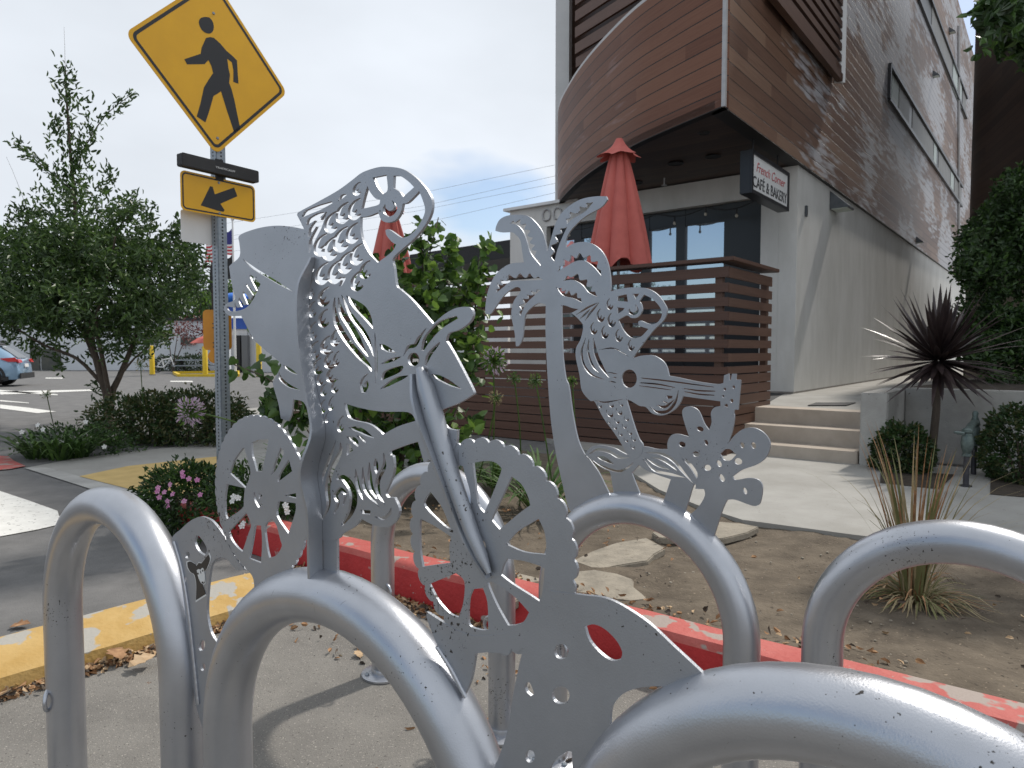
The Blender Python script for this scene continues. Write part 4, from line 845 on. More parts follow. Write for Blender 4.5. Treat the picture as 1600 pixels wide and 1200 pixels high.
gh = [Ll((425, 165), (500, 148), (510, 208), (425, 200)), Ll((545, 145), (598, 145), (570, 190)), Ll((425, 250), (485, 258), (460, 285), (425, 302)),
  Ll((635, 152), (700, 185), (760, 250), (775, 310), (745, 365), (700, 383), (660, 375), (610, 355), (590, 365), (600, 395), (670, 420), (610, 480), (540, 490), (480, 440), (432, 350), (500, 315), (540, 335), (590, 325), (620, 280), (615, 230), (598, 205)),
  slit(Ll((522, 262), (522, 290), (555, 302), (585, 280), (572, 232)), 2.8, .4), slit(Ll((105, 310), (200, 250), (295, 205)), 2), slit(Ll((135, 340), (180, 300), (215, 265)), 2), slit(Ll((175, 355), (220, 290), (285, 215)), 2.2),
  slit(Ll((180, 490), (148, 600), (165, 700), (230, 780), (330, 815)), 2.6), slit(Ll((205, 500), (198, 600), (230, 700), (285, 770)), 2.6), slit(Ll((240, 490), (255, 600), (295, 700), (362, 802)), 4.5), slit(Ll((285, 582), (400, 572), (515, 635)), 1.4),
  ell(*Ll((520, 808))[0], 12, 14.4), slit(Ll((610, 803), (830, 828), (1180, 875)), 1.8, .5), slit(Ll((600, 840), (740, 852), (878, 878)), 1.8, .5), slit(Ll((595, 863), (850, 897)), 1.3, .5), slit(Ll((938, 885), (1060, 902), (1192, 906)), 1.8, .5), slit(Ll((945, 910), (1060, 930), (1185, 938)), 1.8, .5),
  slit(Ll((345, 757), (430, 772)), 1.3), slit(Ll((390, 798), (422, 801)), 1.3), slit(Ll((360, 828), (420, 838)), 1.5), slit(Ll((685, 1030), (740, 1068), (820, 1060), (880, 990), (905, 900)), 3.2), slit(Ll((732, 1015), (800, 1028), (875, 968)), 2.8), slit(Ll((775, 983), (830, 1002)), 1.5), Ll((805, 938), (860, 942), (850, 965), (815, 965)),
  slit(Ll((250, 978), (330, 992), (470, 968)), 1.4)]
gh += [ell(*Ll((x, y))[0], r/5, r/5*1.2) for x, y, r in [(1265, 890, 11), (1335, 873, 11), (1253, 945, 9), (1320, 980, 13), (1277, 1022, 15)]]
for x, y, s in [(358, 230, 85), (285, 318, 100), (370, 355, 105), (232, 420, 90), (318, 450, 95), (428, 475, 95), (525, 550, 85)]:
    q = Ll((x, y))[0]; gh.append(scale_cut(q[0], q[1], s/5*.95, -.25))
for x, y, s in [(268, 162, 40), (350, 155, 50), (425, 150, 40), (340, 222, 62), (410, 208, 55), (335, 280, 30), (395, 275, 44), (465, 258, 40), (380, 322, 38), (450, 315, 38), (420, 370, 38), (490, 360, 40), (462, 415, 36), (517, 408, 38), (512, 465, 40)]:
    q = Mm((x, y))[0]; gh.append(scale_cut(q[0], q[1], s/4.7, -.9))
ppl('guitar_fish_plate', S2, gf_out, gh, TH2, silver, r3, off=.0004, bevel=.0006)
tf_out = Mm((500, 530), (430, 497), (370, 467), (270, 448), (205, 465), (165, 515), (200, 550), (290, 620), (345, 645), (365, 740), (380, 830), (580, 835), (540, 740), (507, 655), (562, 592), (600, 625), (700, 668), (795, 700), (765, 790), (738, 870), (885, 985), (925, 860), (960, 748), (990, 735), (985, 700), (930, 610), (880, 552), (850, 500), (780, 480), (700, 478), (600, 458), (570, 470), (545, 520))
tfh = [slit(Mm((190, 518), (260, 482), (340, 497), (420, 540), (490, 540)), 3.4), slit(Mm((200, 550), (290, 605), (400, 640), (470, 620), (520, 577)), 2.4), slit(Mm((250, 535), (310, 552), (375, 590)), 4.5), slit(Mm((605, 502), (720, 512), (810, 560), (880, 640), (965, 740)), 3.4), slit(Mm((645, 540), (720, 552), (800, 600), (845, 645)), 2.4), slit(Mm((590, 552), (680, 635), (800, 665), (905, 690)), 3), slit(Mm((605, 545), (700, 600), (790, 632)), 2.4)]
ppl('tail_fin_plate', S2, tf_out, tfh, TH2, silver, r3, off=-.0004, bevel=.0006)
co_out = Mm((775, 500), (770, 430), (800, 375), (850, 367), (930, 388), (900, 300), (878, 210), (900, 170), (950, 167), (1000, 200), (1040, 290), (1075, 338), (1095, 280), (1090, 210), (1120, 170), (1175, 165), (1250, 178), (1262, 250), (1245, 350), (1215, 440), (1270, 370), (1340, 325), (1420, 325), (1490, 370), (1525, 440), (1500, 530), (1430, 590), (1320, 630), (1248, 680), (1270, 705), (1370, 690), (1440, 705), (1468, 760), (1455, 860), (1430, 893), (1380, 890), (1270, 850), (1210, 850), (1180, 910), (1140, 1030), (1105, 1140), (1090, 1185), (935, 960), (1000, 900), (1045, 820), (1040, 772), (975, 770), (975, 730), (925, 610), (860, 530))
ch = [ell(*Mm((x, y))[0], rx/4.7, ry/4.7, r) for x, y, rx, ry, r in [(1010, 330, 27, 18, .3), (878, 443, 26, 20, .3), (1055, 430, 14, 22, -.4), (980, 515, 26, 20, .3), (1065, 615, 27, 22, .2), (1150, 585, 17, 27, -.5), (1290, 568, 30, 24, .2), (1170, 690, 17, 30, -.5), (1320, 450, 15, 22, -.4), (1403, 452, 18, 24, -.4), (1340, 785, 14, 26, -.4)]] + [slit(Mm((1158, 515), (1210, 520), (1275, 517)), 12, .05), tuple(catmull(Mm((888, 550), (935, 572), (990, 650), (983, 712), (930, 640)), 3))]
ppl('coral_plate', S2, co_out, ch, TH2, silver, r3, off=-.0008, bevel=.0006)

weld(S2, [(893, 804), (915, 790), (945, 778), (960, 774)], r3, .005); weld(S2, [(962, 774), (985, 773), (1004, 775)], r3, .005); weld(S2, [(1036, 784), (1055, 795), (1070, 806)], r3, .005); weld(S2, [(1079, 805), (1095, 825), (1112, 850)], r3, .005)
# ================= FOLIAGE HELPERS =================
def unit(a): return a/np.maximum(np.linalg.norm(a, axis=-1, keepdims=True), 1e-9)
def leaves(name, P, Dr, Ln, Wd, m, parent=None, shape='lance', droop=.3, mats2=None):
    """individual leaf blades at points P pointing along Dr"""
    n = len(P); P = np.asarray(P, float); Dr = unit(np.asarray(Dr, float)); Ln = np.broadcast_to(Ln, n)*rng.uniform(.65, 1.25, n); Wd = np.broadcast_to(Wd, n)*rng.uniform(.7, 1.2, n)
    r = unit(rng.normal(size=(n, 3))); S = unit(np.cross(Dr, r)); Nn = np.cross(S, Dr); L3 = Ln[:, None]; W3 = Wd[:, None]
    if shape == 'lance': prof = [(0, 0, 0), (.5, .5, .06), (1, 0, -droop), (.5, -.5, .06)]; faces = [(0, 1, 2), (0, 2, 3)]; k = 4
    elif shape == 'heart': prof = [(0.02, 0, 0), (-.06, .28, .04), (.22, .52, .07), (.62, .38, 0), (1, 0, -droop), (.62, -.38, 0), (.22, -.52, .07), (-.06, -.28, .04)]; faces = [(0, 1, 2, 3, 4), (0, 4, 5, 6, 7)]; k = 8
    else: prof = [(0, 0, 0), (.25, .42, .05), (.7, .4, 0), (1, 0, -droop), (.7, -.4, 0), (.25, -.42, .05)]; faces = [(0, 1, 2, 3), (0, 3, 4, 5)]; k = 6
    V = np.stack([P+Dr*L3*a+S*W3*b+Nn*L3*c for a, b, c in prof], 1).reshape(-1, 3)
    Fs = []
    for i in range(n):
        b = i*k; Fs += [tuple(b+j for j in f) for f in faces]
    me = bpy.data.meshes.new(name); me.from_pydata(V.tolist(), [], Fs)
    ms = [m]+(mats2 or [])
    if mats2:
        idx = np.repeat(rng.integers(0, len(ms), n), len(faces)); me.materials.clear()
        o = mk(name, me, ms, parent); me.polygons.foreach_set('material_index', idx.astype(int).tolist()); return o
    return mk(name, me, ms, parent)
def pxp(px, py, Y): p = atY(px, py, Y); return np.array(p)
def twigs(cent, n_leaf, rad, up=.25):
    """leaf points and directions scattered round twig centres"""
    P = []; Dd_ = []
    for c in cent:
        ax = unit(rng.normal(size=3)+np.array([0, 0, up*2])); t = rng.uniform(-1, 1, n_leaf)
        p = c+np.outer(t, ax)*rad+rng.normal(size=(n_leaf, 3))*rad*.28
        d = unit(rng.normal(size=(n_leaf, 3))+ax*.8); P.append(p); Dd_.append(d)
    return np.concatenate(P), np.concatenate(Dd_)
def bladez(name, base, n, ln, w, m, parent, spread=.5, lean=(0, 0), arc=1.0, rad=.05, seg=6, mats2=None, zmin=None):
    mb = MB()
    for i in range(n):
        a = random.uniform(0, 2*math.pi); r = rad*random.random()**.5; b0 = Vector(base)+Vector((math.cos(a)*r, math.sin(a)*r, 0))
        a2 = a+random.uniform(-.6, .6); sp = spread*random.uniform(.2, 1.1); L_ = ln*random.uniform(.55, 1.1); ww = w*random.uniform(.6, 1.1)
        d = Vector((math.cos(a2)*sp+lean[0], math.sin(a2)*sp+lean[1], 1)).normalized(); side = Vector((-math.sin(a2), math.cos(a2), 0)); p = b0.copy(); vs = []
        for k in range(seg+1):
            t = k/seg; wk = ww*(.6+1.2*t*(1-t)*1.4)*(1-t**3)*.5+.0004
            vs += [p+side*wk, p-side*wk]
            d = (d+Vector((math.cos(a2)*.12*arc, math.sin(a2)*.12*arc, -.24*arc*t*1.6))).normalized(); p = p+d*L_/seg
            if zmin is not None and p.z < zmin: p.z = zmin
        mb.add(vs, [(2*k, 2*k+1, 2*k+3, 2*k+2) for k in range(seg)], random.randrange(1+len(mats2 or [])))
    me = bpy.data.meshes.new(name); me.from_pydata(mb.v, [], mb.f)
    if any(mb.m): me.polygons.foreach_set('material_index', mb.m)
    o = mk(name, me, [m]+(mats2 or []), parent); return o
def ball_pts(c, r, n, shell=.75):
    d = unit(rng.normal(size=(n, 3))); rr = shell+(1-shell)*rng.random(n)**.6; rr *= 1+.13*np.sin(d[:, 0]*7+c[0]*3)*np.sin(d[:, 1]*6+d[:, 2]*4)+.09*np.sin(d[:, 2]*11+d[:, 0]*9)+np.where(rng.random(n) < .05, rng.random(n)*.16, 0)
    return np.array(c)+d*np.array(r)*rr[:, None], unit(d+rng.normal(size=(n, 3))*.6)
def bush(name, c, r, n, ll, lw, m, label, cat, shell=.7, mats2=None, shape='oval', group=None, stem=True):
    c = Vector(c); root = emp(name, (c.x, c.y, max(0, c.z-r[2])), label, cat, group)
    P, Dn = ball_pts(c, r, n, shell); k = P[:, 2] > max(.01, c.z-r[2]*.95); leaves('foliage', P[k], Dn[k], ll, lw, m, root, shape, mats2=mats2)
    if stem:
        mb = MB()
        for i in range(5):
            a = i*1.3; mb.tube([Vector((c.x+.03*math.cos(a), c.y+.03*math.sin(a), max(0, c.z-r[2]))), c+Vector((math.cos(a)*r[0]*.5, math.sin(a)*r[1]*.5, r[2]*.3))], [.02, .008], 6)
        mb.build('stem', bark, root, smooth=True)
    return root
# ================= CROSSWALK SIGN =================
SD = Plane((-2.126, 5.0), (.562, .827)); PB = Vector((-2.115, 5.02, 0))
sg = emp('crosswalk_sign', PB, 'yellow diamond pedestrian crossing sign with arrow plate on a perforated steel post', 'road sign')
# perforated square post
mb = MB(); hw = .0385; u = SD.u; n_ = SD.n; ztop = 3.35
pc = lambda a, b, z: PB+u*a+n_*b+Vector((0, 0, z))
mb.prism([pc(-hw, hw, 0), pc(hw, hw, 0), pc(hw, -hw, 0), pc(-hw, -hw, 0)], (0, 0, ztop)); post = mb.build('post', galv, sg, bevel=.006)
mb = MB()
for k in range(130):
    z = .05+k*.0254*.99; 
    if z > ztop-.02: break
    for (ax, o_) in ((n_, u),):
        for sgn in (1, -1):
            c = PB+ax*(hw+.0006)*sgn+Vector((0, 0, z))
            mb.add([c+o_*math.cos(t)*.0075+Vector((0, 0, math.sin(t)*.0075)) for t in [i*math.pi/4 for i in range(8)]], [tuple(range(8))])
            c = PB+o_*(hw+.0006)*sgn+Vector((0, 0, z))
            mb.add([c+ax*math.cos(t)*.0075+Vector((0, 0, math.sin(t)*.0075)) for t in [i*math.pi/4 for i in range(8)]], [tuple(range(8))])
tag(mb.build('post_hole', black, post), kind='stuff')
SO = hw+.006
def rrect(cx, cz, w, h, r, rot=0.0, n=6):
    o = []
    for (sx_, sz_, a0) in ((1, 1, 0), (-1, 1, math.pi/2), (-1, -1, math.pi), (1, -1, 1.5*math.pi)):
        for k in range(n+1):
            a = a0+math.pi/2*k/n; x = sx_*(w/2-r)+r*math.cos(a); z = sz_*(h/2-r)+r*math.sin(a)
            o.append((cx+x*math.cos(rot)-z*math.sin(rot), cz+x*math.sin(rot)+z*math.cos(rot)))
    return o
DC = (-.02, 3.307); DS = .872
dm = plate('diamond_sign', SD, rrect(*DC, DS, DS, .055, math.pi/4), [], .004, yel, sg, SO)
plate('border', SD, rrect(*DC, DS-.045, DS-.045, .045, math.pi/4), [rrect(*DC, DS-.085, DS-.085, .03, math.pi/4)], .001, black, dm, SO+.0026)
def onsd(L_, off=SO): return [SD.st(180+x/3, y/3, off) for x, y in L_]
body = onsd([(425, 178), (445, 174), (462, 178), (492, 205), (520, 238), (548, 262), (570, 284), (573, 340), (577, 393), (553, 384), (553, 330), (546, 292), (524, 276), (530, 320), (537, 352), (533, 388), (545, 420), (558, 470), (572, 540), (586, 606), (558, 624), (540, 570), (520, 510), (495, 428), (478, 440), (460, 450), (440, 520), (422, 574), (381, 546), (400, 480), (415, 410), (438, 372), (458, 343), (450, 310), (436, 282), (418, 301), (336, 302), (323, 278), (400, 252), (404, 225)])
pic = plate('pictogram', SD, body, [], .001, black, dm, SO+.0026)
hd = onsd([(426, 80), (442, 84), (455, 100), (461, 122), (459, 142), (450, 154), (437, 158), (418, 152), (402, 136), (392, 112), (393, 94), (404, 83)]); plate('pictogram', SD, catmull(hd, 3), [], .001, black, dm, SO+.0026)
for q in ((460, 63), (479, 648)):
    a, z = SD.st(180+q[0]/3, q[1]/3, SO); mb = MB(); c = SD.w(a, z, SO+.002); mb.cyl(c, c+SD.n*.006, .011, 12, r2=.008); mb.build('rivet', galv, dm)
# beacon bar
bp = [SD.st(*p, .09) for p in ((281, 240), (403, 266), (402, 285), (283, 260))]
ax0 = (bp[0][0]+bp[3][0])/2; ax1 = (bp[1][0]+bp[2][0])/2; az1 = (bp[0][1]+bp[1][1])/2; az0 = (bp[2][1]+bp[3][1])/2
bb = plate('beacon_bar', SD, rrect((ax0+ax1)/2, (az0+az1)/2, ax1-ax0, az1-az0, .012), [], .06, blackm, sg, .075)
mb = MB()
for half in (0, 1):
    for i in range(16):
        for j in range(5):
            a = ax0+(ax1-ax0)*((.03 if half == 0 else .60)+.37*i/15); z = az0+(az1-az0)*(.16+.68*j/4); c = SD.w(a, z, .1055)
            mb.add([c+SD.u*math.cos(t)*.0045+Vector((0, 0, math.sin(t)*.0045)) for t in [k*math.pi/3 for k in range(6)]], [tuple(range(6))])
tag(mb.build('led_grid', mat('led_dark', (.05, .045, .04), rough=.2), bb), kind='stuff')
text_on('lettering', 'TRAFFICALM', SD, ax0+(ax1-ax0)*.415, az0+(az1-az0)*.40, .014, .15, .1052, white, bb, thick=.001)
mb = MB(); mb.prism([SD.w(-.03, az0-.03, .04), SD.w(.03, az0-.03, .04), SD.w(.03, az1+.03, .04), SD.w(-.03, az1+.03, .04)], SD.n*.012); mb.build('bracket', blackm, bb)
# arrow plate
q = [SD.st(*p, SO) for p in ((281, 266), (398, 290), (399, 347), (283, 329))]; ac = (sum(p[0] for p in q)/4, sum(p[1] for p in q)/4); aw = (q[1][0]+q[2][0]-q[0][0]-q[3][0])/2; ah = (q[0][1]+q[1][1]-q[2][1]-q[3][1])/2
am = plate('arrow_plate', SD, rrect(*ac, aw, ah, .035), [], .004, yel, sg, SO)
plate('border', SD, rrect(*ac, aw-.022, ah-.022, .03), [rrect(*ac, aw-.042, ah-.042, .022)], .001, black, am, SO+.0026)
plate('pictogram', SD, onsd([(444, 873), (456, 876), (460, 890), (466, 911), (556, 879), (572, 920), (492, 955), (512, 985), (506, 993), (480, 988), (400, 963)]), [], .001, black, am, SO+.0026)
for qq in ((485, 857), (489, 1000)):
    a, z = SD.st(180+qq[0]/3, qq[1]/3, SO); mb = MB(); c = SD.w(a, z, SO+.002); mb.cyl(c, c+SD.n*.006, .010, 12, r2=.007); mb.build('rivet', galv, am)
# back of a white plate on the far side, orange push-button plate
q = [SD.st(*p, -SO) for p in ((293, 333), (344, 340), (344, 373), (295, 365))]
plate('rear_sign', SD, rrect((q[0][0]+.12), sum(p[1] for p in q)/4-.02, .34, .22, .02), [], .004, white, sg, -SO-.002)
OS = Plane(PB, (1, .12)); oc = [OS.st(x, y, -.06) for x, y in ((317, 484), (361, 484), (361, 547), (317, 547))]
orangem = mat('button_plate_orange', (.62, .26, .015), (.55, .22, .015), scale=8, rough=.45)
ob = plate('button_plate', OS, rrect((oc[0][0]+oc[1][0])/2, (oc[0][1]+oc[2][1])/2, oc[1][0]-oc[0][0], oc[0][1]-oc[2][1], .03), [], .012, orangem, sg, -.06)
a, z = OS.st(334, 525, -.05); mb = MB(); mb.prism([OS.w(a-.025, z-.17, -.052), OS.w(a+.035, z-.17, -.052), OS.w(a+.035, z+.12, -.052), OS.w(a-.025, z+.12, -.052)], OS.n*.012); brk = mb.build('bracket', orangem, ob, bevel=.002)
for k in (-.08, -.05, .06, .09):
    mb = MB(); c = OS.w(a, z+k, -.039); mb.cyl(c, c+OS.n*.002, .005, 8); mb.build('bracket_hole', black, brk)
a, z = OS.st(338, 557, -.05); c = OS.w(a, z, -.07); mb = MB(); mb.cyl(c-OS.n*.03, c+OS.n*.05, .05, 24); mb.cyl(c+OS.n*.05, c+OS.n*.056, .04, 24); mb.build('push_button', orangem, sg, smooth=True)
# ================= LEFT TREE =================
TY = 11.3
tree = emp('street_tree', pxp(170, 672, TY)*np.array([1, 1, 0]), 'multi stemmed broadleaf tree with a loose pointed crown behind the clipped hedge', 'tree')
def br_(path, r0, r1, jit=.25, y0=TY):
    Q = catmull(path, 3, closed=False, corner=90); n = len(Q); y = y0; P = []; dy = random.uniform(-jit, jit)
    for i, q in enumerate(Q): P.append(Vector(pxp(q[0], q[1], y0+dy*i/n*4)))
    return P, [r0+(r1-r0)*i/(n-1) for i in range(n)]
limbs = [([(166, 690), (168, 625), (158, 590), (140, 520), (122, 430), (118, 330), (110, 240), (104, 150), (102, 104)], .10, .01), ([(172, 690), (174, 620), (186, 590), (205, 545), (225, 500), (262, 460), (300, 440)], .09, .015),
 ([(172, 625), (160, 560), (150, 500), (170, 430), (180, 370)], .06, .015), ([(160, 600), (120, 560), (70, 540), (20, 510), (-20, 490)], .045, .012), ([(185, 590), (210, 560), (232, 542)], .035, .008), ([(148, 560), (120, 500), (60, 430), (20, 390)], .05, .012),
 ([(114, 270), (130, 235), (165, 180), (212, 143)], .022, .005), ([(116, 300), (80, 270), (50, 245), (22, 222)], .02, .005), ([(225, 500), (235, 440), (240, 400), (285, 370)], .035, .01), ([(122, 430), (80, 390), (40, 345)], .03, .01), ([(124, 420), (180, 360), (215, 325)], .03, .008),
 ([(40, 320), (25, 280), (10, 245)], .004, .002), ([(102, 106), (101, 70), (100, 42)], .004, .002), ([(300, 440), (285, 400), (275, 370), (282, 345)], .015, .005)]
mb = MB()
for path, r0, r1 in limbs: P, rr = br_(path, r0*.72, r1*.8); mb.tube(P, rr, 8)
mb.build('trunk', bark, tree, smooth=True)
cen = []
for cx, cy, rx, ry, n in [(150, 440, 135, 85, 270), (150, 450, 90, 60, 90), (55, 430, 80, 70, 110), (245, 425, 70, 65, 105), (70, 365, 70, 45, 40), (190, 345, 55, 40, 26), (140, 520, 130, 40, 62), (60, 490, 60, 38, 34), (10, 470, 30, 60, 40), (130, 330, 70, 50, 26), (285, 390, 28, 40, 26), (20, 400, 40, 50, 34), (-60, 430, 70, 90, 60), (215, 500, 50, 40, 20), (100, 420, 90, 60, 70)]:
    for k in range(n):
        a = random.uniform(0, 2*math.pi); r = random.random()**.55
        cen.append(pxp(cx+rx*r*math.cos(a), cy+ry*r*math.sin(a), TY+random.gauss(0, .75)))
P, Dn = twigs(cen, 22, .17)
P2 = []; D2_ = []
def along(path, n, rad, ll=1):
    Q = [np.array(pxp(x, y, TY)) for x, y in catmull(path, 5, closed=False, corner=90)]
    for i in range(n):
        t = random.random()*(len(Q)-1.001); k = int(t); p = Q[k]+(Q[k+1]-Q[k])*(t-k); ax = unit(Q[k+1]-Q[k]); P2.append(p+rng.normal(size=3)*rad); D2_.append(unit(ax*.9+rng.normal(size=3)*.7+np.array([0, 0, .2])))
for path, n, rad in [([(118, 340), (112, 250), (106, 170), (103, 106)], 420, .085), ([(114, 270), (130, 235), (165, 180), (212, 143)], 170, .055), ([(116, 300), (80, 270), (50, 245), (22, 222)], 150, .05), ([(118, 330), (90, 270), (82, 210), (88, 190)], 110, .06), ([(120, 320), (140, 260), (135, 200), (138, 145)], 110, .06), ([(124, 420), (180, 360), (215, 325)], 150, .09), ([(130, 330), (165, 290), (170, 265)], 80, .07), ([(80, 390), (50, 345), (38, 320)], 90, .08), ([(150, 380), (200, 330), (215, 310)], 90, .08), ([(280, 400), (275, 360), (285, 345)], 70, .06), ([(120, 340), (60, 320), (55, 290)], 60, .07), ([(110, 560), (95, 570)], 25, .05), ([(230, 545), (222, 560)], 25, .05), ([(150, 590), (150, 620)], 30, .05), ([(60, 540), (95, 580)], 20, .05)]: along(path, n, rad)
P = np.concatenate([P, np.array(P2)]); Dn = np.concatenate([Dn, np.array(D2_)])
leaves('crown', P, Dn, .105, .04, leaft1, tree, 'oval', droop=.25, mats2=[leaft1, leaft2])
# ================= HEDGES AND LOW PLANTS, LEFT =================
hedge = emp('clipped_hedge', G(265, 700), 'low clipped hedge of small brownish green leaves beside the crossing post', 'hedge')
PP = []; DD = []
for cx, Y, zc, r, n in [(205, 9.75, .26, (.62, .55, .42), 3300), (262, 9.8, .30, (.66, .6, .42), 3300), (318, 9.7, .28, (.60, .6, .47), 3400), (352, 9.6, .2, (.32, .45, .36), 1000)]:
    p, d = ball_pts((( cx-800)/F*Y, Y, zc), r, n, .72); k = p[:, 2] > .02; PP.append(p[k]); DD.append(d[k])
leaves('foliage', np.concatenate(PP), np.concatenate(DD), .055, .034, leafhedge, hedge, 'oval', mats2=[leafd, leafhedge, leafd])
mb = MB(); [mb.tube([Vector(((x-800)/F*9.7, 9.7, 0)), Vector(((x-795)/F*9.7, 9.7, .4))], .02, 6) for x in (200, 230, 262, 290, 320, 348)]; mb.build('stem', bark, hedge)
st2 = emp('lily_clump', G(85, 722), 'spreading clump of dark strappy leaves at the left end of the hedge', 'plant')
for x, y, n in [(60, 716, 60), (95, 718, 70), (125, 714, 50)]: bladez('leaf_blade', G(x, y), n, .62, .035, blade, st2, .75, arc=1.2, rad=.12, mats2=[leafd, leafm])
def flowers(parent, pts, m, s=.03, name='flower'):
    for p in pts:
        mb = MB(); c = Vector(p); nn = (Vector((random.gauss(0, .35), -1, .45+random.gauss(0, .2)))).normalized(); a_ = nn.orthogonal().normalized(); b_ = nn.cross(a_)
        for k in range(5):
            t = k*2*math.pi/5+.3; d1 = a_*math.cos(t)+b_*math.sin(t); d2 = a_*math.cos(t+.55)+b_*math.sin(t+.55); d3 = a_*math.cos(t-.55)+b_*math.sin(t-.55)
            mb.add([c, c+d2*s*.75+nn*.004, c+d1*s, c+d3*s*.75+nn*.004], [(0, 1, 2, 3)])
        mb.build(name, m, parent)
wf = bush('white_flower_bush', pxp(120, 700, 8.7), (.75, .45, .30), 2600, .05, .024, leafd, 'low dark bush dotted with white flowers in front of the hedge', 'bush', .5, [leafm, leafd])
flowers(wf, [pxp(x, y, 8.25) for x, y in [(34, 675), (67, 671), (59, 664), (134, 659), (118, 705), (163, 698), (96, 690), (27, 693)]], petalw, .032)
pk = bush('pink_flower_bush', pxp(292, 775, 4.95), (.34, .32, .25), 3600, .042, .018, leafd, 'leafy bush dotted with pink flowers at the left end of the red kerb', 'bush', .45, [leafm, leafd])
flowers(pk, [pxp(x, y, 4.58) for x, y in [(285, 738), (286, 744), (308, 750), (266, 757), (247, 762), (246, 768), (257, 769), (249, 777), (262, 783), (261, 791), (313, 773), (288, 783), (295, 748), (270, 772)]], pink, .020)
pk2 = bush('white_flower_bush', pxp(400, 800, 4.75), (.40, .34, .34), 3600, .045, .018, leafd, 'leafy bush with white flowers seen through the rear wheel cutouts', 'bush', .4, [leafm, leafd])
flowers(pk2, [pxp(x, y, 4.35) for x, y in [(378, 822), (449, 800), (446, 789), (363, 783), (372, 778), (380, 818), (447, 793), (365, 776)]], petalw, .022)
# strappy clumps behind the wheels
for i, (x, y, n, ln, lab) in enumerate([(846, 800, 95, .62, 'clump of long arching green strap leaves beside the palm cutout'), (700, 775, 90, .6, 'clump of long green strap leaves behind the front cut wheel'), (575, 800, 80, .5, 'clump of green strap leaves behind the fish tail of the sculpture'), (455, 745, 60, .45, 'clump of pale green strap leaves behind the rear cut wheel'), (775, 760, 60, .5, 'small clump of green strap leaves between the wheel and the palm')]):
    b = G(x, y, .05); r_ = emp('agapanthus', b, lab, 'plant', 'strap leaved plants in the planting bed'); bladez('leaf_blade', b, n, ln*1.25, .030, blade, r_, .8, arc=1.1, rad=.10, mats2=[leafm, leafm])
# agapanthus heads on long stalks
def seedhead(p, base, r, m1, label, n=90, mats2=None, tip=None):
    p = Vector(p); base = Vector(base); root = emp('agapanthus', base, label, 'flower', 'agapanthus heads on long stalks')
    mid = (p+base)/2+Vector((random.uniform(-.06, .06), 0, (p-base).length*.06)); mb = MB(); Q = [base.lerp(mid, t).lerp(mid.lerp(p, t), t) for t in [i/10 for i in range(11)]]; mb.tube(Q, .0055, 6)
    mb.build('stalk', blade, root, smooth=True); mb = MB(); V = []; DD_ = []
    for i in range(n):
        d = Vector(unit(rng.normal(size=3)+np.array([0, 0, .25]))); q = p+d*r*random.uniform(.6, .95); mb.tube([p, q], .0016, 4, cap=False); V.append(q); DD_.append(d)
    h = mb.build('pedicels', blade, root); leaves('floret', np.array(V), np.array(DD_), r*.42, r*.16, m1, root, 'oval', mats2=mats2)
    return root
gb = lambda x, y, z=.05: G(x, y, z)
seedhead(pxp(771, 565, 4.9), gb(768, 790), .088, leafm, 'large green agapanthus seed head in front of the slatted fence', 220, [leafl, lilac])
seedhead(pxp(803, 592, 4.9), gb(812, 790), .045, leafm, 'small green agapanthus seed head right of the largest one', 60, [leafl, leafm])
seedhead(pxp(837, 596, 4.9), gb(868, 800), .05, leafm, 'green agapanthus seed head touching the left side of the palm trunk cutout', 70, [leafl, leafm])
seedhead(pxp(894, 596, 4.9), gb(905, 800), .04, leafl, 'green agapanthus seed head between the palm trunk and the guitar fish', 60, [leafl, leafm])
seedhead(pxp(775, 622, 4.8), gb(735, 790), .048, dry, 'dried tan agapanthus head hanging below the green ones', 50, [dry])
seedhead(pxp(297, 643, 4.4), pxp(392, 668, 4.6), .078, lilac, 'lilac agapanthus flower leaning in front of the hedge', 230, [lilac, leafl])
seedhead(pxp(73, 617, 8.0), G(92, 700), .055, olive, 'faded agapanthus head at the far left above the strappy leaves', 40, [olive])
seedhead(pxp(220, 571, 8.3), G(232, 690), .07, olive, 'faded agapanthus head in front of the tree trunk', 40, [dry])
# round-leaved shrub behind the fish
SY = 5.6
shr = emp('round_leaf_shrub', G(620, 790), 'tall shrub with round green leaves rising behind the fish head', 'shrub')
stems = [[(625, 770), (640, 600), (652, 480), (685, 340)], [(640, 770), (690, 600), (720, 470), (766, 372)], [(610, 770), (600, 600), (610, 470), (625, 380)], [(630, 770), (680, 560), (690, 450), (710, 370)], [(600, 770), (560, 620), (570, 480), (590, 400)], [(620, 770), (640, 560), (660, 430), (655, 350)], [(650, 770), (730, 600), (740, 500), (750, 420)], [(650, 770), (600, 700), (540, 640), (470, 560), (440, 470)]]
mb = MB(); P = []; Dn = []
for s__ in stems:
    Q = [np.array(pxp(x, y, SY+random.uniform(-.1, .1))) for x, y in catmull(s__, 6, closed=False, corner=90)]; mb.tube([Vector(q) for q in Q], [.014*(1-.75*i/len(Q)) for i in range(len(Q))], 6)
    for i in range(150):
        t = (random.random()**.8)*(len(Q)-1.001); t = max(t, 2.2); k = int(t); p = Q[k]+(Q[k+1]-Q[k])*(t-k); o_ = rng.normal(size=3)*np.array([.09, .12, .06])*(1.25-t/len(Q)); P.append(p+o_); Dn.append(unit(o_*6+rng.normal(size=3)*.6+np.array([0, -.3, -.3])))
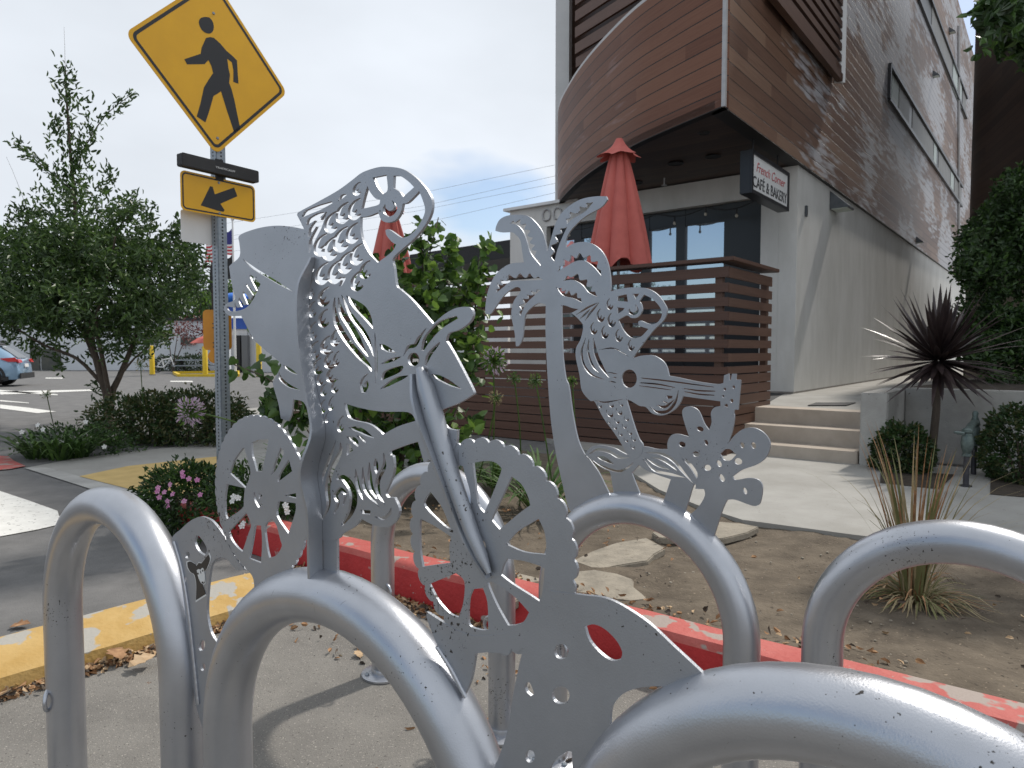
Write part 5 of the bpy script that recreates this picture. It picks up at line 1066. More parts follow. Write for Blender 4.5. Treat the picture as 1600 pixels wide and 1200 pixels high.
for cx, cy, rx, ry, n in [(640, 540, 100, 90, 400), (690, 470, 60, 60, 190), (720, 540, 40, 60, 120), (600, 640, 110, 50, 300), (420, 490, 40, 60, 60), (640, 700, 90, 40, 160), (730, 660, 30, 20, 30)]:
    for k in range(n):
        a = random.uniform(0, 2*math.pi); r = random.random()**.5; P.append(pxp(cx+rx*r*math.cos(a), cy+ry*r*math.sin(a), SY+random.gauss(0, .25))); Dn.append(unit(rng.normal(size=3)+np.array([0, 0, -.3])))
mb.build('stem', bark, shr, smooth=True)
leaves('foliage', np.array(P), np.array(Dn), .082, .075, leafm, shr, 'heart', droop=.15, mats2=[leafd, leafl, leafm, leafl])
dr = emp('round_leaf_branch', G(500, 790), 'drooping branch of round green leaves left of the metal strip', 'shrub')
mb = MB(); P = []; Dn = []
for s__ in [[(520, 770), (500, 680), (460, 625), (415, 590), (366, 570)], [(500, 680), (480, 640), (470, 600), (425, 550)], [(500, 700), (470, 660), (440, 640), (420, 628)]]:
    Q = [np.array(pxp(x, y, 4.7)) for x, y in catmull(s__, 6, closed=False, corner=90)]; mb.tube([Vector(q) for q in Q], .005, 6)
    for i in range(46):
        t = random.uniform(5, len(Q)-1.001); k = int(t); p = Q[k]+(Q[k+1]-Q[k])*(t-k); P.append(p+rng.normal(size=3)*.035); Dn.append(unit(rng.normal(size=3)*.7+np.array([-.2, -.2, -.7])))
mb.build('stem', bark, dr, smooth=True); leaves('foliage', np.array(P), np.array(Dn), .085, .078, leafm, dr, 'heart', droop=.15, mats2=[leafd, leafm])
# ================= RIGHT-HAND PLANTS =================
bush('clipped_bush', G(1424, 752)+Vector((.09, .34, .22)), (.28, .30, .31), 3600, .045, .03, leafd, 'small dark clipped bush in front of the palm-like plant, left of the bronze valve', 'bush', .75, [leafhedge, leafd])
bush('clipped_bush', G(1606, 772)+Vector((.22, .35, .34)), (.34, .36, .44), 4200, .045, .03, leafd, 'small dark clipped bush at the right edge beside the bronze valve', 'bush', .75, [leafhedge, leafd])
big = emp('camellia_tree', (8.6, 11.4, .57), 'large dense glossy green shrub rising above the planter wall at the right edge', 'shrub')
P = []; Dn = []; cen = []
for cx, cy, rx, ry, n, Y in [(1570, 430, 75, 120, 330, 10.8), (1620, 340, 70, 90, 180, 10.6), (1540, 400, 45, 60, 90, 10.5), (1600, 540, 90, 60, 200, 10.4), (1530, 520, 50, 50, 90, 10.8), (1580, 310, 30, 40, 40, 10.6), (1700, 440, 60, 150, 90, 10.6)]:
    for k in range(n):
        a = random.uniform(0, 2*math.pi); r = random.random()**.55; cen.append(pxp(cx+rx*r*math.cos(a), cy+ry*r*math.sin(a), Y+random.gauss(0, .4)))
P, Dn = twigs(cen, 18, .14); leaves('foliage', P, Dn, .085, .05, leafd, big, 'oval', mats2=[leafd, leafd, leafm])
mb = MB(); b = Vector((8.6, 11.0, .5)); [mb.tube([b, b+Vector((dx, dy, 1.2)), b+Vector((dx*2, dy*2, 2.6))], [.07, .05, .02], 8) for dx, dy in ((-.3, 0), (.2, .2), (.4, -.2))]; mb.build('trunk', bark, big, smooth=True)
ed = emp('overhanging_tree', (6.6, 5.4, 0), 'dark tree branch with broad leaves hanging into the top right corner', 'tree')
cen = [pxp(1585+random.gauss(0, 22), 28+random.gauss(0, 20), 5.4+random.gauss(0, .2)) for k in range(60)]+[pxp(1680+random.gauss(0, 40), 10+random.gauss(0, 50), 5.4+random.gauss(0, .3)) for k in range(120)]
P, Dn = twigs(cen, 12, .10, -.2); leaves('crown', P, Dn, .11, .05, leafd, ed, 'oval', mats2=[leafd, leafd, leafm])
mb = MB(); mb.tube([Vector((6.6, 5.4, 0)), Vector((6.5, 5.4, 2.5)), Vector((6.0, 5.4, 4.0)), pxp(1600, 20, 5.4), pxp(1560, 40, 5.4)], [.12, .1, .06, .02, .006], 8); mb.build('trunk', bark, ed, smooth=True)
# purple cordyline
CY = 7.35; top = Vector(pxp(1466, 563, CY)); bs = Vector(pxp(1455, 745, CY)); bs.z = .03
co = emp('purple_cordyline', bs, 'spiky purple leaved cordyline on a bare trunk before the planter wall', 'plant')
mb = MB(); mb.tube([bs, Vector(pxp(1458, 690, CY)), Vector(pxp(1463, 640, CY)), top-Vector((0, 0, .02))], [.045, .04, .038, .03], 10); mb.build('trunk', bark, co, smooth=True)
mb = MB()
for i in range(125):
    el = math.asin(random.uniform(-.62, .98)) if i > 14 else random.uniform(.9, 1.5); az = random.uniform(0, 2*math.pi); L_ = random.uniform(.60, .86)*(1.0 if el > -.2 else .95)
    d = Vector((math.cos(el)*math.cos(az), math.cos(el)*math.sin(az), math.sin(el))); side = Vector((-math.sin(az), math.cos(az), 0)); p = top+d*.03; vs = []; w_ = random.uniform(.058, .088); dr_ = random.uniform(.02, .10)*(1 if el < .9 else .2)
    for k in range(7):
        t = k/6; ww = w_*.5*min(1, .45+t*2.2)*(1-t**2.4)+.0006; lift = d.cross(side).normalized()*ww*.45; vs += [p+side*ww+lift*-1, p, p-side*ww-lift]; d = (d+Vector((0, 0, -dr_*t))).normalized(); p = p+d*L_/6
    fs = []
    for k in range(6): b_ = k*3; fs += [(b_, b_+1, b_+4, b_+3), (b_+1, b_+2, b_+5, b_+4)]
    mb.add(vs, fs)
me = bpy.data.meshes.new('leaf_rosette'); me.from_pydata(mb.v, [], mb.f); mk('leaf_rosette', me, purple, co)
# dry ornamental grass
gbp = kp(0, 0); g0 = G(1428, 938, .06); dg_ = emp('dry_grass_clump', g0, 'clump of dried brown and olive ornamental grass in the bare dirt', 'grass')
bladez('low_blade', g0, 210, .36, .009, olive, dg_, 1.6, arc=2.2, rad=.08, mats2=[dry, olive, dry, litter], zmin=.085)
bladez('dry_stalk', g0, 62, .84, .014, dry, dg_, .19, arc=.3, rad=.05, mats2=[litter, litter, olive]); bladez('long_blade', g0, 26, .85, .008, dry, dg_, .35, arc=.8, rad=.06, mats2=[olive], zmin=.08)
# bronze backflow valve
bron = mat('bronze_patina', (.09, .12, .11), (.16, .20, .19), scale=18, rough=.5, metal=.6, bump=.3, bscale=60); dkp = mat('pipe_dark', (.05, .05, .06), (.08, .075, .08), scale=20, rough=.5, metal=.5)
vb = G(1509, 760, EH); va = G(1521, 741, EH); vv = emp('backflow_valve', vb, 'patinated bronze valve assembly on two upright pipes before the planter wall', 'valve')
sc_ = vb.y/F; mb = MB(); mb.cyl(vb, vb+Vector((0, 0, 62*sc_)), 4.2*sc_, 12); mb.cyl(vb, vb+Vector((0, 0, .012)), .05, 12); mb.build('pipe', dkp, vv, smooth=True)
mb = MB(); mb.cyl(va, va+Vector((0, 0, 64*sc_)), 4.2*sc_, 12); mb.build('pipe', dkp, vv, smooth=True)
pt = vb+Vector((0, 0, 48*sc_)); mb = MB(); mb.lathe(pt, [(4, 0), (7, .0), (7, 3), (5, 4), (6, 7), (8, 12), (9, 20), (8, 30), (6, 36), (8, 38), (8, 42), (4, 45), (5, 50)] and [(a*sc_, b*sc_) for a, b in [(4, 0), (7, 0.1), (7, 3), (5, 4), (6, 7), (8, 12), (9, 20), (8, 30), (6, 36), (8, 38), (8, 42), (4, 45)]], 14)
p2 = va+Vector((0, 0, 50*sc_)); mb.lathe(p2, [(a*sc_, b*sc_) for a, b in [(4, 0), (7, .1), (8, 6), (6, 8), (8, 14), (8, 30), (6, 34), (8, 36), (7, 42), (4, 50), (5, 56), (3, 60)]], 14)
mb.tube([pt+Vector((0, 0, 38*sc_)), (pt+p2)/2+Vector((0, 0, 42*sc_)), p2+Vector((0, 0, 40*sc_))], 6*sc_, 12); mb.tube([pt+Vector((-16*sc_, 0, 37*sc_)), pt+Vector((0, 0, 35*sc_))], [3*sc_, 2*sc_], 8); mb.build('valve_body', bron, vv, smooth=True)
mb = MB(); mb.tube([pt+Vector((-22*sc_, -.01, 38*sc_)), pt+Vector((-8*sc_, -.02, 36*sc_))], [2*sc_, 3*sc_], 6); mb.build('handle', bron, vv)
# flagstones
def flag(pts, z, lab, t=.045):
    P = [G(x, y, z) for x, y in pts]; mb = MB(); mb.prism([p-Vector((0, 0, t)) for p in P], (0, 0, t)); o = mb.build('flagstone', stone, None, bevel=.006); tag(o, lab, 'flagstone', 'flagstones in the dirt')
flag([(894, 876), (925, 861), (962, 848), (1010, 840), (1024, 848), (1040, 856), (1022, 866), (1012, 876), (985, 880), (962, 884), (935, 890), (925, 887)], .115, 'broken beige flagstone, middle of three, under the rear hoop')
flag([(846, 925), (870, 902), (893, 893), (930, 890), (965, 896), (990, 905), (990, 916), (1005, 928), (1012, 936), (985, 939), (955, 935), (900, 932)], .155, 'beige flagstone nearest the red kerb', .05)
flag([(1018, 832), (1050, 822), (1100, 813), (1160, 818), (1186, 823), (1168, 832), (1130, 841), (1090, 842), (1030, 840)], .075, 'long beige flagstone next to the concrete walk')
flag([(760, 905), (800, 893), (852, 905), (840, 925), (800, 940), (770, 928)], .17, 'beige flagstone half hidden behind the front cut wheel')
# leaf litter
P = []; Dn = []
def scat(p0, p1, n, sx_, z):
    for k in range(n):
        t = random.random(); p = Vector(p0).lerp(Vector(p1), t); P.append((p.x+random.gauss(0, sx_), p.y+random.gauss(0, sx_), z+random.random()**2*.018)); Dn.append(unit(np.array([random.gauss(0, 1), random.gauss(0, 1), random.gauss(0, .28)])))
scat(yp(-.25, -.035), yp(3.2, -.03), 2400, .026, .006); scat(kp(-.2, -.06), kp(1.0, -.03), 1000, .05, .006); scat(kp(1.0, -.03), kp(4, -.03), 900, .03, .006); scat(kp(.2, -.3), kp(2.2, -.5), 160, .15, .004); scat(kp(.4, .22), kp(3, .3), 160, .05, .17)
for k in range(240): q = kp(random.uniform(-.5, 5), random.uniform(.25, 1.6)); P.append((q.x, q.y, dz(random.uniform(.3, 1.4))+.01)); Dn.append(unit(np.array([random.gauss(0, 1), random.gauss(0, 1), .1])))
tag(leaves('leaf_litter', np.array(P), np.array(Dn), .034, .02, litter, None, 'oval', droop=.3, mats2=[tanleaf, litter, bark]), kind='stuff')
def bigleaf(x, y, z, L_, a, lab, m=tanleaf):
    c = G(x, y, z); d = Vector((math.cos(a), math.sin(a), .12)).normalized(); s = Vector((-math.sin(a), math.cos(a), .1)); mb = MB()
    pr = [(0, 0), (.15, .22), (.3, .2), (.4, .42), (.55, .25), (.7, .3), (1, 0), (.72, -.28), (.55, -.22), (.42, -.44), (.3, -.2), (.12, -.24)]
    mb.prism([c+d*L_*a_+s*L_*b_+Vector((0, 0, abs(b_)*.35*L_)) for a_, b_ in pr], (0, 0, .0012)); tag(mb.build('fallen_leaf', m), lab, 'leaf', 'large fallen leaves')
bigleaf(200, 1043, .03, .11, .9, 'large tan fallen leaf in the litter along the yellow kerb between the first hoop legs'); bigleaf(190, 1030, .04, .11, 2.4, 'reddish brown curled leaf just above the tan leaf by the yellow kerb', litter); bigleaf(368, 908, .03, .11, .3, 'brown fallen leaf seen under the rear cut wheel', tanleaf)
bigleaf(15, 980, .004, .09, .2, 'reddish leaf alone on the street asphalt beyond the yellow kerb', litter); bigleaf(563, 1028, .01, .06, 2, 'small tan leaf behind the foot of the plain hoop rack', tanleaf); bigleaf(676, 848, .09, .07, .4, 'brown leaf on the dirt seen through the front cut wheel', litter)
# pebbles on the dirt
mb = MB()
for k in range(420):
    b = random.uniform(.3, 3.6); a = random.uniform(-1, 5.5); q = kp(a, b); s__ = random.uniform(.003, .010); c = Vector((q.x, q.y, dz(b)+s__*.3)); mb.lathe(c, [(s__*.6, -s__*.4), (s__, 0), (s__*.7, s__*.5)], 6)
tag(mb.build('pebbles', stone), kind='stuff')
# ================= CLOSED UMBRELLAS =================
def umbrella(x, Y, ya, yh, wpx, label):
    Xc = (x-800)/F*Y; za = CH+(548-ya)*Y/F; zh = CH+(548-yh)*Y/F; R0 = wpx*Y/F; base = Vector((Xc, Y, .57))
    root = emp('closed_umbrella', base, label, 'umbrella', 'closed red umbrellas on the cafe deck')
    mb = MB(); mb.cyl(base, Vector((Xc, Y, za)), .022, 12); mb.build('pole', trimm, root, smooth=True)
    n = 96; rows = []; H = za-zh; K = 26
    for j in range(K+1):
        t = j/K; z = za-.10*H-(H*.90)*t; r = R0*(.24+.76*t**.85); row = []
        for i in range(n):
            a = 2*math.pi*i/n; f = .70+.30*abs(math.cos(a*4+.35*math.sin(a*2)+.25*t))**.8; f += .04*math.sin(a*3+t*3)
            zz = z+(0 if j < K else .05*math.sin(a*4+1)+.03*math.sin(a*7)); row.append((Xc+r*f*math.cos(a), Y+r*f*math.sin(a)*.9, zz))
        rows.append(row)
    mb = MB(); vs = [p for r in rows for p in r]; mb.add(vs, [(j*n+i, j*n+(i+1) % n, (j+1)*n+(i+1) % n, (j+1)*n+i) for j in range(K) for i in range(n)]); mb.build('canopy', redfab, root, smooth=True)
    vs = []; K2 = 8
    for j in range(K2+1):
        t = j/K2; r = R0*(.10+.20*t+.28*t*t); z = za+.02-H*.145*t
        for i in range(n):
            a = 2*math.pi*i/n; f = 1+(.16*math.cos(a*7+1)+.1*math.sin(a*4))*t*t; vs.append((Xc+r*f*math.cos(a), Y+r*f*math.sin(a), z+.02*t*math.sin(a*7)))
    mb = MB(); mb.add(vs, [(j*n+i, j*n+(i+1) % n, (j+1)*n+(i+1) % n, (j+1)*n+i) for j in range(K2) for i in range(n)]+[tuple(range(n))]); mb.build('vent_cap', redfab, root, smooth=True)
umbrella(965, 9.5, 225, 417, 52, 'large closed red umbrella standing in front of the cafe windows'); umbrella(611, 13.6, 318, 432, 36, 'closed red umbrella farther off behind the fish head cutout')
# ================= FAR SIDE OF THE STREET =================
farw = mat('far_wall_white', (.60, .62, .64), (.66, .68, .70), scale=.6, rough=.8)
shop = emp('far_shop', (-30, 46, 0), 'long low white building across the car park', 'building')
mb = MB(); p0 = atY(-420, 500, 46); p1 = atY(352, 503, 46); mb.prism([(p0.x, 46, 0), (p1.x, 46, 0), (p1.x, 54, 0), (p0.x, 54, 0)], (0, 0, 3.3)); mb.build('wall', farw, shop)
mb = MB(); mb.prism([(p0.x-.2, 45.8, 3.3), (p1.x+.2, 45.8, 3.3), (p1.x+.2, 54.2, 3.3), (p0.x-.2, 54.2, 3.3)], (0, 0, .18)); mb.build('roof_edge', blackm, shop)
def fq(name, x0, y0, x1, y1, Y, m, parent, t=.08):
    a = atY(x0, y0, Y); b = atY(x1, y1, Y); mb = MB(); mb.prism([(a.x, Y, b.z), (b.x, Y, b.z), (b.x, Y, a.z), (a.x, Y, a.z)], (0, t, 0)); return mb.build(name, m, parent)
darkw = mat('far_window_dark', (.05, .055, .05), (.09, .09, .07), scale=1.5, rough=.3)
fq('window', 46, 540, 62, 578, 45.9, darkw, shop); fq('window', 64, 545, 95, 578, 45.9, darkw, shop); fq('window', 0, 532, 8, 538, 45.9, darkw, shop); 
fq('window', 222, 526, 247, 537, 45.85, darkw, shop); fq('window', 282, 527, 306, 538, 45.85, darkw, shop)
st_ = emp('petrol_station', atY(420, 580, 42)*1.0, 'white roadside kiosk with blue fascia and grey columns beyond the yellow bollards', 'building')
bluem = mat('fascia_blue', (.02, .08, .42), (.03, .12, .5), scale=2, rough=.4); brightb = mat('dome_blue', (.02, .16, .62), rough=.35); greyc = mat('column_grey', (.16, .165, .17), rough=.6)
fq('wall', 386, 515, 470, 582, 42, farw, st_, 3); fq('wall', 360, 512, 372, 582, 42.2, farw, st_, 1); fq('fascia', 358, 497, 480, 514, 41.8, bluem, st_, 3); fq('fascia', 362, 514, 386, 524, 41.9, white, st_, 2.5)
fq('column', 369, 524, 376, 582, 41.6, blackm, st_, .4); fq('column', 377, 524, 387, 582, 41.5, greyc, st_, .4)
mb = MB(); c = atY(362, 467, 41.5); mb.lathe((0, 0, 0), [(.02, -.55), (.5, -.45), (.8, -.15), (.85, .1), (.6, .4), (.05, .55)], 20); mb.v = [(c.x+v[2]*1.9, c.y+v[1], c.z+v[0]*.42+v[2]*.22) for v in mb.v]; mb.build('blue_dome', brightb, st_, smooth=True)
fq('sign_board', 355, 476, 400, 490, 41.4, bluem, st_, .3)
for i, (x, yb, yt, lab) in enumerate([(238, 586, 540, 'yellow bollard in the car park right of the tree'), (321, 587, 541, 'yellow bollard behind the orange button plate'), (405, 589, 535, 'yellow bollard just left of the cut metal panel')]):
    b = G(x, yb); h = (yb-yt)*b.y/F; root = emp('bollard', b, lab, 'bollard', 'yellow bollards in the car park'); mb = MB(); mb.lathe(b, [(.13, 0), (.13, h-.05), (.11, h-.015), (.05, h)], 20); mb.build('post', yelpaint, root, smooth=True)
    mb = MB(); mb.lathe(b, [(.17, 0), (.17, .03), (.13, .04)], 16); mb.build('base', bitu, root)
# flagpole with two flags
fp_ = emp('flagpole', (pxp(368, 585, 38)[0], 38, 0), 'thin white flagpole flying a striped flag above a black flag', 'flagpole')
c = Vector(pxp(368, 585, 38)); c.z = 0; zt = pxp(368, 345, 38)[2]; mb = MB(); mb.cyl(c, Vector((c.x, 38, zt)), .07, 10, r2=.045); mb.lathe((c.x, 38, zt), [(.05, 0), (.1, .08), (.02, .16)], 10); mb.build('pole', white, fp_, smooth=True)
fred = mat('flag_red', (.55, .04, .05), rough=.8); fwh = mat('flag_white', (.75, .75, .75), rough=.8); fbl = mat('flag_blue', (.05, .05, .22), rough=.8)
def flagm(name, x0, x1, z1, h, m_of, mats, drop=.5, par_=None):
    mb = MB(); nu, nv = 30, 13; vs = []
    for i in range(nu+1):
        for j in range(nv+1):
            u_ = i/nu; v_ = j/nv; X = x0+(x1-x0)*u_; Z = z1-h*v_-drop*u_-.06*math.sin(u_*9+v_*2); vs.append((X, 38+.18*math.sin(u_*8+v_*1.5), Z))
    fs = []; mi = []
    for i in range(nu):
        for j in range(nv): k = i*(nv+1)+j; fs.append((k, k+1, k+nv+2, k+nv+1)); mi.append(m_of(i/nu, j))
    mb.add(vs, fs); mb.m = mi; me = bpy.data.meshes.new(name); me.from_pydata(mb.v, [], mb.f); me.polygons.foreach_set('material_index', mi); o = mk(name, me, mats, par_)
    me.polygons.foreach_set('use_smooth', [True]*len(fs)); return o
flagm('striped_flag', c.x-.06, pxp(320, 380, 38)[0], pxp(366, 357, 38)[2], 1.35, lambda u_, j: 2 if (u_ < .42 and j < 7) else (0 if j % 2 == 0 else 1), [fred, fwh, fbl], .55, fp_)
flagm('black_flag', c.x-.06, pxp(326, 420, 38)[0], pxp(366, 397, 38)[2], 1.25, lambda u_, j: 1 if ((u_-.5)**2*2+(j/13-.5)**2 < .035) else 0, [blackm, fwh], .7, fp_)
# utility pole with cables
up = Vector((pxp(336, 585, 52)[0], 52, 0)); ut = emp('utility_pole', up, 'dark wooden utility pole behind the crossing post', 'utility pole'); mb = MB(); mb.cyl(up, up+Vector((0, 0, 8.5)), .17, 10, r2=.12); mb.bar(up+Vector((-1.2, 0, 7.6)), up+Vector((1.2, 0, 7.6)), .12, .14); mb.build('pole', mat('pole_wood', (.05, .035, .03), rough=.9), ut)
wire = mat('cable_grey', (.16, .17, .19), rough=.6)
for i, (a, b) in enumerate([((655, 302), (880, 255)), ((660, 322), (880, 272)), ((650, 330), (880, 284)), ((690, 342), (880, 298))]):
    A0 = Vector(pxp(a[0]-900, a[1]+140, 60)); B0 = Vector(pxp(b[0], b[1], 34)); M0 = Vector(pxp(*a, 45)); pts = [A0.lerp(M0, k/8) for k in range(8)]+[M0.lerp(B0, k/6) for k in range(7)]+[B0+Vector((6, -4, 1.4))]
    mb = MB(); mb.tube(pts, .0075, 5); tag(mb.build('power_line', wire), '%s of the four thin overhead power lines crossing the sky left of the cafe' % ('highest', 'second highest', 'third', 'lowest')[i], 'power line', 'overhead power lines')
# far trees
def fartree(cx, cy, rx, ry, Y, m, m2, n, lab, ll=.32):
    b = Vector(pxp(cx, 580, Y)); b.z = 0; root = emp('background_tree', b, lab, 'tree', 'trees beyond the car park'); cen = []
    for k in range(n):
        a = random.uniform(0, 2*math.pi); r = random.random()**.5; cen.append(pxp(cx+rx*r*math.cos(a), cy+ry*r*math.sin(a)*(1 if math.sin(a) < 0 else .8), Y+random.gauss(0, 1.2)))
    P, Dn = twigs(cen, 26, .55); leaves('crown', P, Dn, ll, ll*.5, m, root, 'oval', mats2=m2)
    mb = MB(); t = Vector(pxp(cx, cy, Y)); mb.tube([b, b.lerp(t, .6)+Vector((.2, 0, 0)), t], [.3, .2, .08], 8); mb.build('trunk', bark, root, smooth=True)
fartree(275, 480, 62, 34, 62, leafl, [leafm, leafg], 150, 'pale green tree behind the white building, right of the street tree'); fartree(322, 455, 38, 42, 70, leafg, [leafm, leafg], 90, 'grey green tree behind the orange button plate'); fartree(20, 490, 45, 26, 60, leafd, [leafg, leafd], 90, 'dark green tree beyond the white building at the far left')
fartree(90, 480, 60, 24, 66, leafg, [leafd], 80, 'grey green tree mostly hidden by the street tree'); fartree(395, 460, 50, 32, 64, leafm, [leafl, leafd], 120, 'mid green tree behind the blue fascia'); fartree(480, 500, 60, 40, 60, leafm, [leafd, leafg], 110, 'dark green tree beyond the kiosk behind the metal panel'); fartree(560, 500, 50, 40, 66, leafd, [leafm], 90, 'dense tree far behind the round leaf shrub'); fartree(700, 470, 60, 40, 55, leafm, [leafd], 80, 'tree far behind the slatted fence beside the black awning')
redl = mat('leaf_red', (.12, .03, .03), (.18, .06, .05), scale=6, rough=.5)
rb = emp('red_leaf_tree', (pxp(290, 580, 43)[0], 43, 0), 'small thin tree with dark red leaves before the white building', 'tree'); cen = [pxp(290+random.gauss(0, 18), 518+random.gauss(0, 9), 43+random.gauss(0, .6)) for k in range(34)]; P, Dn = twigs(cen, 9, .5); leaves('crown', P, Dn, .2, .12, redl, rb, 'oval')
mb = MB(); b = Vector((pxp(270, 580, 43)[0], 43, 0)); [mb.tube([b, b+Vector((dx*.4, 0, 1.2)), b+Vector((dx, 0, 2.6))], [.05, .03, .015], 6) for dx in (-.3, .4, 1.1)]; mb.build('trunk', bark, rb)
for x, w_, h_, lab in [(262, 1.1, .55, 'dark low shrub against the far white wall behind the parked bicycle'), (300, 1.0, .6, 'dark low shrub against the far white wall behind the picnic table')]:
    bush('far_shrub', Vector((pxp(x, 570, 44)[0], 44, h_*.8)), (w_, .5, h_), 900, .14, .08, leafd, lab, 'bush', .5, [leafg], stem=False)
# bicycle far away
bc = Vector(pxp(259, 577, 41)); bc.z = 0; bk = emp('parked_bicycle', bc, 'pale bicycle parked before the far white building', 'bicycle')
for dx in (-.52, .52):
    mb = MB(); cc = bc+Vector((dx, 0, .34)); mb.tube([cc+Vector((math.cos(t)*.32, 0, math.sin(t)*.32)) for t in [i*math.pi/12 for i in range(24)]], .028, 6, closed=True)
    for k in range(6): t = k*math.pi/6; mb.tube([cc+Vector((math.cos(t)*.3, 0, math.sin(t)*.3)), cc-Vector((math.cos(t)*.3, 0, math.sin(t)*.3))], .006, 4)
    mb.build('wheel', blackm, bk)
mb = MB(); W_ = lambda x, z: bc+Vector((x, 0, z)); [mb.tube([a, b], .04, 6) for a, b in ((W_(-.52, .34), W_(-.1, .32)), (W_(-.1, .32), W_(-.22, .85)), (W_(-.1, .32), W_(.32, .82)), (W_(-.2, .75), W_(.3, .85)), (W_(-.52, .34), W_(-.2, .75)), (W_(.52, .34), W_(.3, .95)))]; mb.build('frame', white, bk)
mb = MB(); mb.tube([W_(.3, .95), W_(.28, 1.05), W_(.18, 1.08)], .025, 6); mb.build('handlebar', blackm, bk); mb = MB(); mb.bar(W_(-.34, .88), W_(-.1, .88), .12, .05); mb.build('saddle', blackm, bk)
# picnic table
pt_ = Vector(pxp(303, 577, 40.5)); pt_.z = 0; pk_ = emp('picnic_table', pt_, 'dark picnic table with pale edges beside the far yellow bollard', 'table')
mb = MB(); mb.box(pt_+Vector((0, 0, .75)), (1.8, .8, .06)); mb.build('tabletop', galv, pk_)
for sy in (-.65, .65): mb = MB(); mb.box(pt_+Vector((0, sy, .43)), (1.8, .3, .05)); mb.build('bench', galv, pk_)
for sx_ in (-.7, .7): mb = MB(); mb.bar(pt_+Vector((sx_, -.6, .0)), pt_+Vector((sx_, .2, .73)), .07, .07); mb.bar(pt_+Vector((sx_, .6, .0)), pt_+Vector((sx_, -.2, .73)), .07, .07); mb.build('leg', blackm, pk_)
ru = emp('open_umbrella', (pt_.x+.3, 41.6, 0), 'small open red umbrella over the far picnic table', 'umbrella'); mb = MB(); mb.lathe((pt_.x+.3, 41.6, 1.75), [(1.0, 0), (.55, .3), (.04, .5)], 8); mb.build('canopy', redfab, ru); mb = MB(); mb.cyl((pt_.x+.3, 41.6, 0), (pt_.x+.3, 41.6, 2.3), .03, 8); mb.build('pole', white, ru)
# ================= CAR =================
carp = bpy.data.materials.new('car_paint_blue'); carp.use_nodes = True; q = carp.node_tree.nodes['Principled BSDF']; q.inputs['Base Color'].default_value = (.23, .36, .50, 1); q.inputs['Metallic'].default_value = .3; q.inputs['Roughness'].default_value = .25; q.inputs['Coat Weight'].default_value = .8
tailm = mat('tail_light_red', (.5, .01, .01), rough=.15); tyre = mat('tyre', (.02, .02, .02), rough=.85)
HD = Vector((-.936, -.352, 0)).normalized(); CSd = Vector((HD.y, -HD.x, 0)); CSd = CSd if CSd.x > 0 else -CSd
CSd = Vector((-.352, .936, 0)).normalized(); rear = G(29, 604); rear.z = 0     # near rear corner
cw = lambda l, s, z: rear+HD*l+CSd*s+Vector((0, 0, z))                       # l forward, s toward the far side
car = emp('parked_car', cw(2.2, .9, 0), 'light blue crossover car parked at the far left, rear toward us', 'car')
secs = [(0, .30, .62, .80, .82, .06), (.06, .26, .95, .86, .98, .03), (.35, .25, 1.0, .90, 1.22, .0), (.75, .25, 1.02, .9, 1.48, .0), (1.3, .25, 1.02, .9, 1.55, 0), (2.4, .25, 1.0, .9, 1.55, 0), (3.05, .25, .97, .9, 1.30, 0), (3.5, .25, .95, .9, 1.0, 0), (4.2, .28, .82, .86, .84, .04), (4.45, .34, .66, .78, .68, .1)]
vs = []
for (l, zb_, zs_, hw_, zt_, ins) in secs:
    c0 = .9; hw2 = hw_; top = max(zt_, zs_+.01); tw = hw2*(.72 if top > 1.1 else .9)
    for (s, z) in [(-hw2+.04, zb_), (-hw2, zb_+.2), (-hw2, (zb_+zs_)/2+.1), (-hw2+.03, zs_), (-tw, top-.06), (-tw+.12, top), (tw-.12, top), (tw, top-.06), (hw2-.03, zs_), (hw2, (zb_+zs_)/2+.1), (hw2, zb_+.2), (hw2-.04, zb_)]: vs.append(cw(l, c0+s, z))
n = 12; fs = [(i*n+j, i*n+(j+1) % n, (i+1)*n+(j+1) % n, (i+1)*n+j) for i in range(len(secs)-1) for j in range(n)]+[tuple(range(n)), tuple(range((len(secs)-1)*n, len(secs)*n))]
mb = MB(); mb.add(vs, fs); body_ = mb.build('body', carp, car, smooth=True)
glc = mat('car_glass', (.02, .025, .03), rough=.05, spec=1)
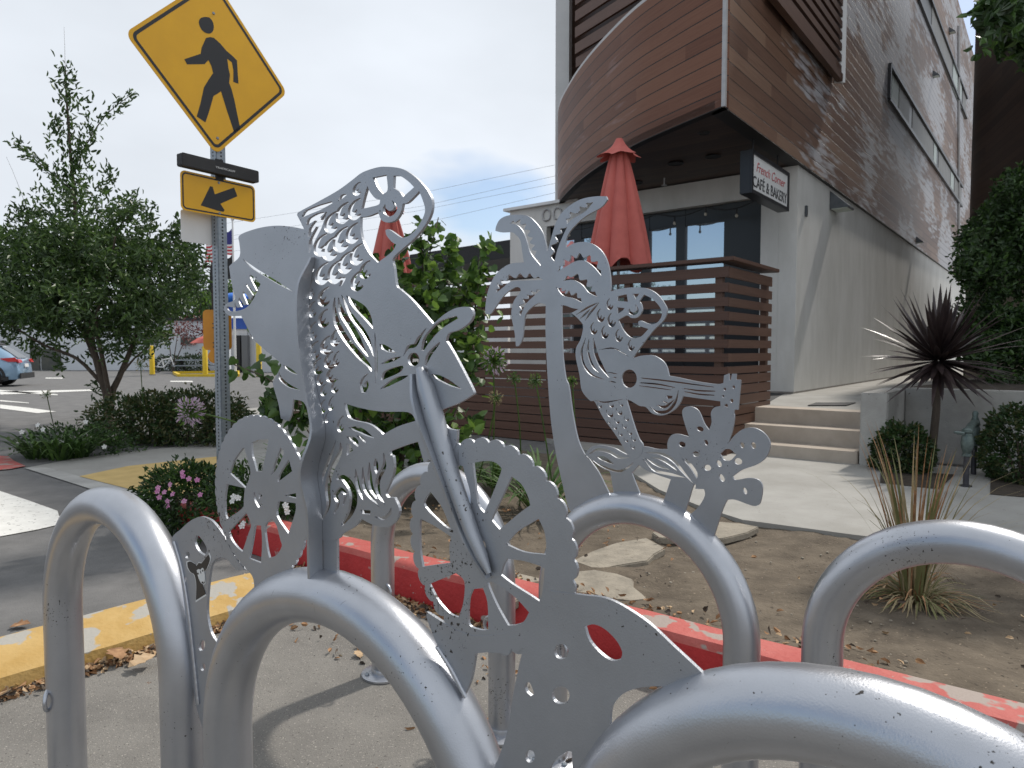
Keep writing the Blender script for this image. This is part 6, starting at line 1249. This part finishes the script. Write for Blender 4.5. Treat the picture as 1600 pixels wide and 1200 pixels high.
def cquad(name, pts, m, t=.012, out=(0, 0, 0)): mb = MB(); mb.prism([cw(*p) for p in pts], Vector(out)*t); return mb.build(name, m, car)
cquad('side_window', [(.62, .08, 1.04), (3.0, .05, 1.0), (2.5, .21, 1.44), (.95, .24, 1.44)], glc, .02, -CSd)
cquad('rear_window', [(.10, .35, 1.02), (.10, 1.45, 1.02), (.62, 1.32, 1.42), (.62, .48, 1.42)], glc, .03, -HD+Vector((0, 0, .5)))
cquad('tail_light', [(.02, -.012, .90), (.28, -.014, .90), (.55, -.014, 1.02), (.06, -.010, 1.06)], tailm, .03, -CSd); cquad('tail_light', [(.0, .02, .86), (.0, .38, .88), (.04, .38, .98), (.06, .02, 1.0)], tailm, .05, -HD); cquad('tail_light', [(.0, 1.42, .88), (.0, 1.78, .86), (.06, 1.78, 1.0), (.04, 1.42, .98)], tailm, .05, -HD)
cquad('bumper', [(-.03, .05, .28), (-.03, 1.75, .28), (-.03, 1.72, .48), (-.03, .08, .48)], blackm, .04, -HD); cquad('number_plate', [(.0, .68, .70), (.0, 1.12, .70), (.01, 1.12, .82), (.01, .68, .82)], white, .05, -HD)
cquad('sill', [(.3, .0, .24), (4.2, .0, .24), (4.2, .0, .36), (.3, .0, .36)], blackm, .02, -CSd); cquad('spoiler', [(.62, .3, 1.50), (.62, 1.5, 1.50), (.9, 1.45, 1.55), (.9, .35, 1.55)], blackm, .04, (0, 0, 1))
for l in (.85, 3.5):
    for s in (0, 1):
        c = cw(l, .13 if s == 0 else 1.67, .35); w = emp('x', c, None, None); bpy.data.objects.remove(w)
        mb = MB(); mb.cyl(c-CSd*.15, c+CSd*.15, .35, 28); wh = mb.build('wheel', tyre, car, smooth=True); mb = MB(); mb.cyl(c-CSd*.158, c+CSd*.158, .22, 20); mb.build('rim', galv, wh)
for l in (.85, 3.5):
    mb = MB(); c = cw(l, -.012, .36); mb.tube([c+HD*math.cos(t)*.42+Vector((0, 0, math.sin(t)*.42)) for t in [k*math.pi/14 for k in range(15)]], .05, 6); mb.build('wheel_arch', blackm, car)
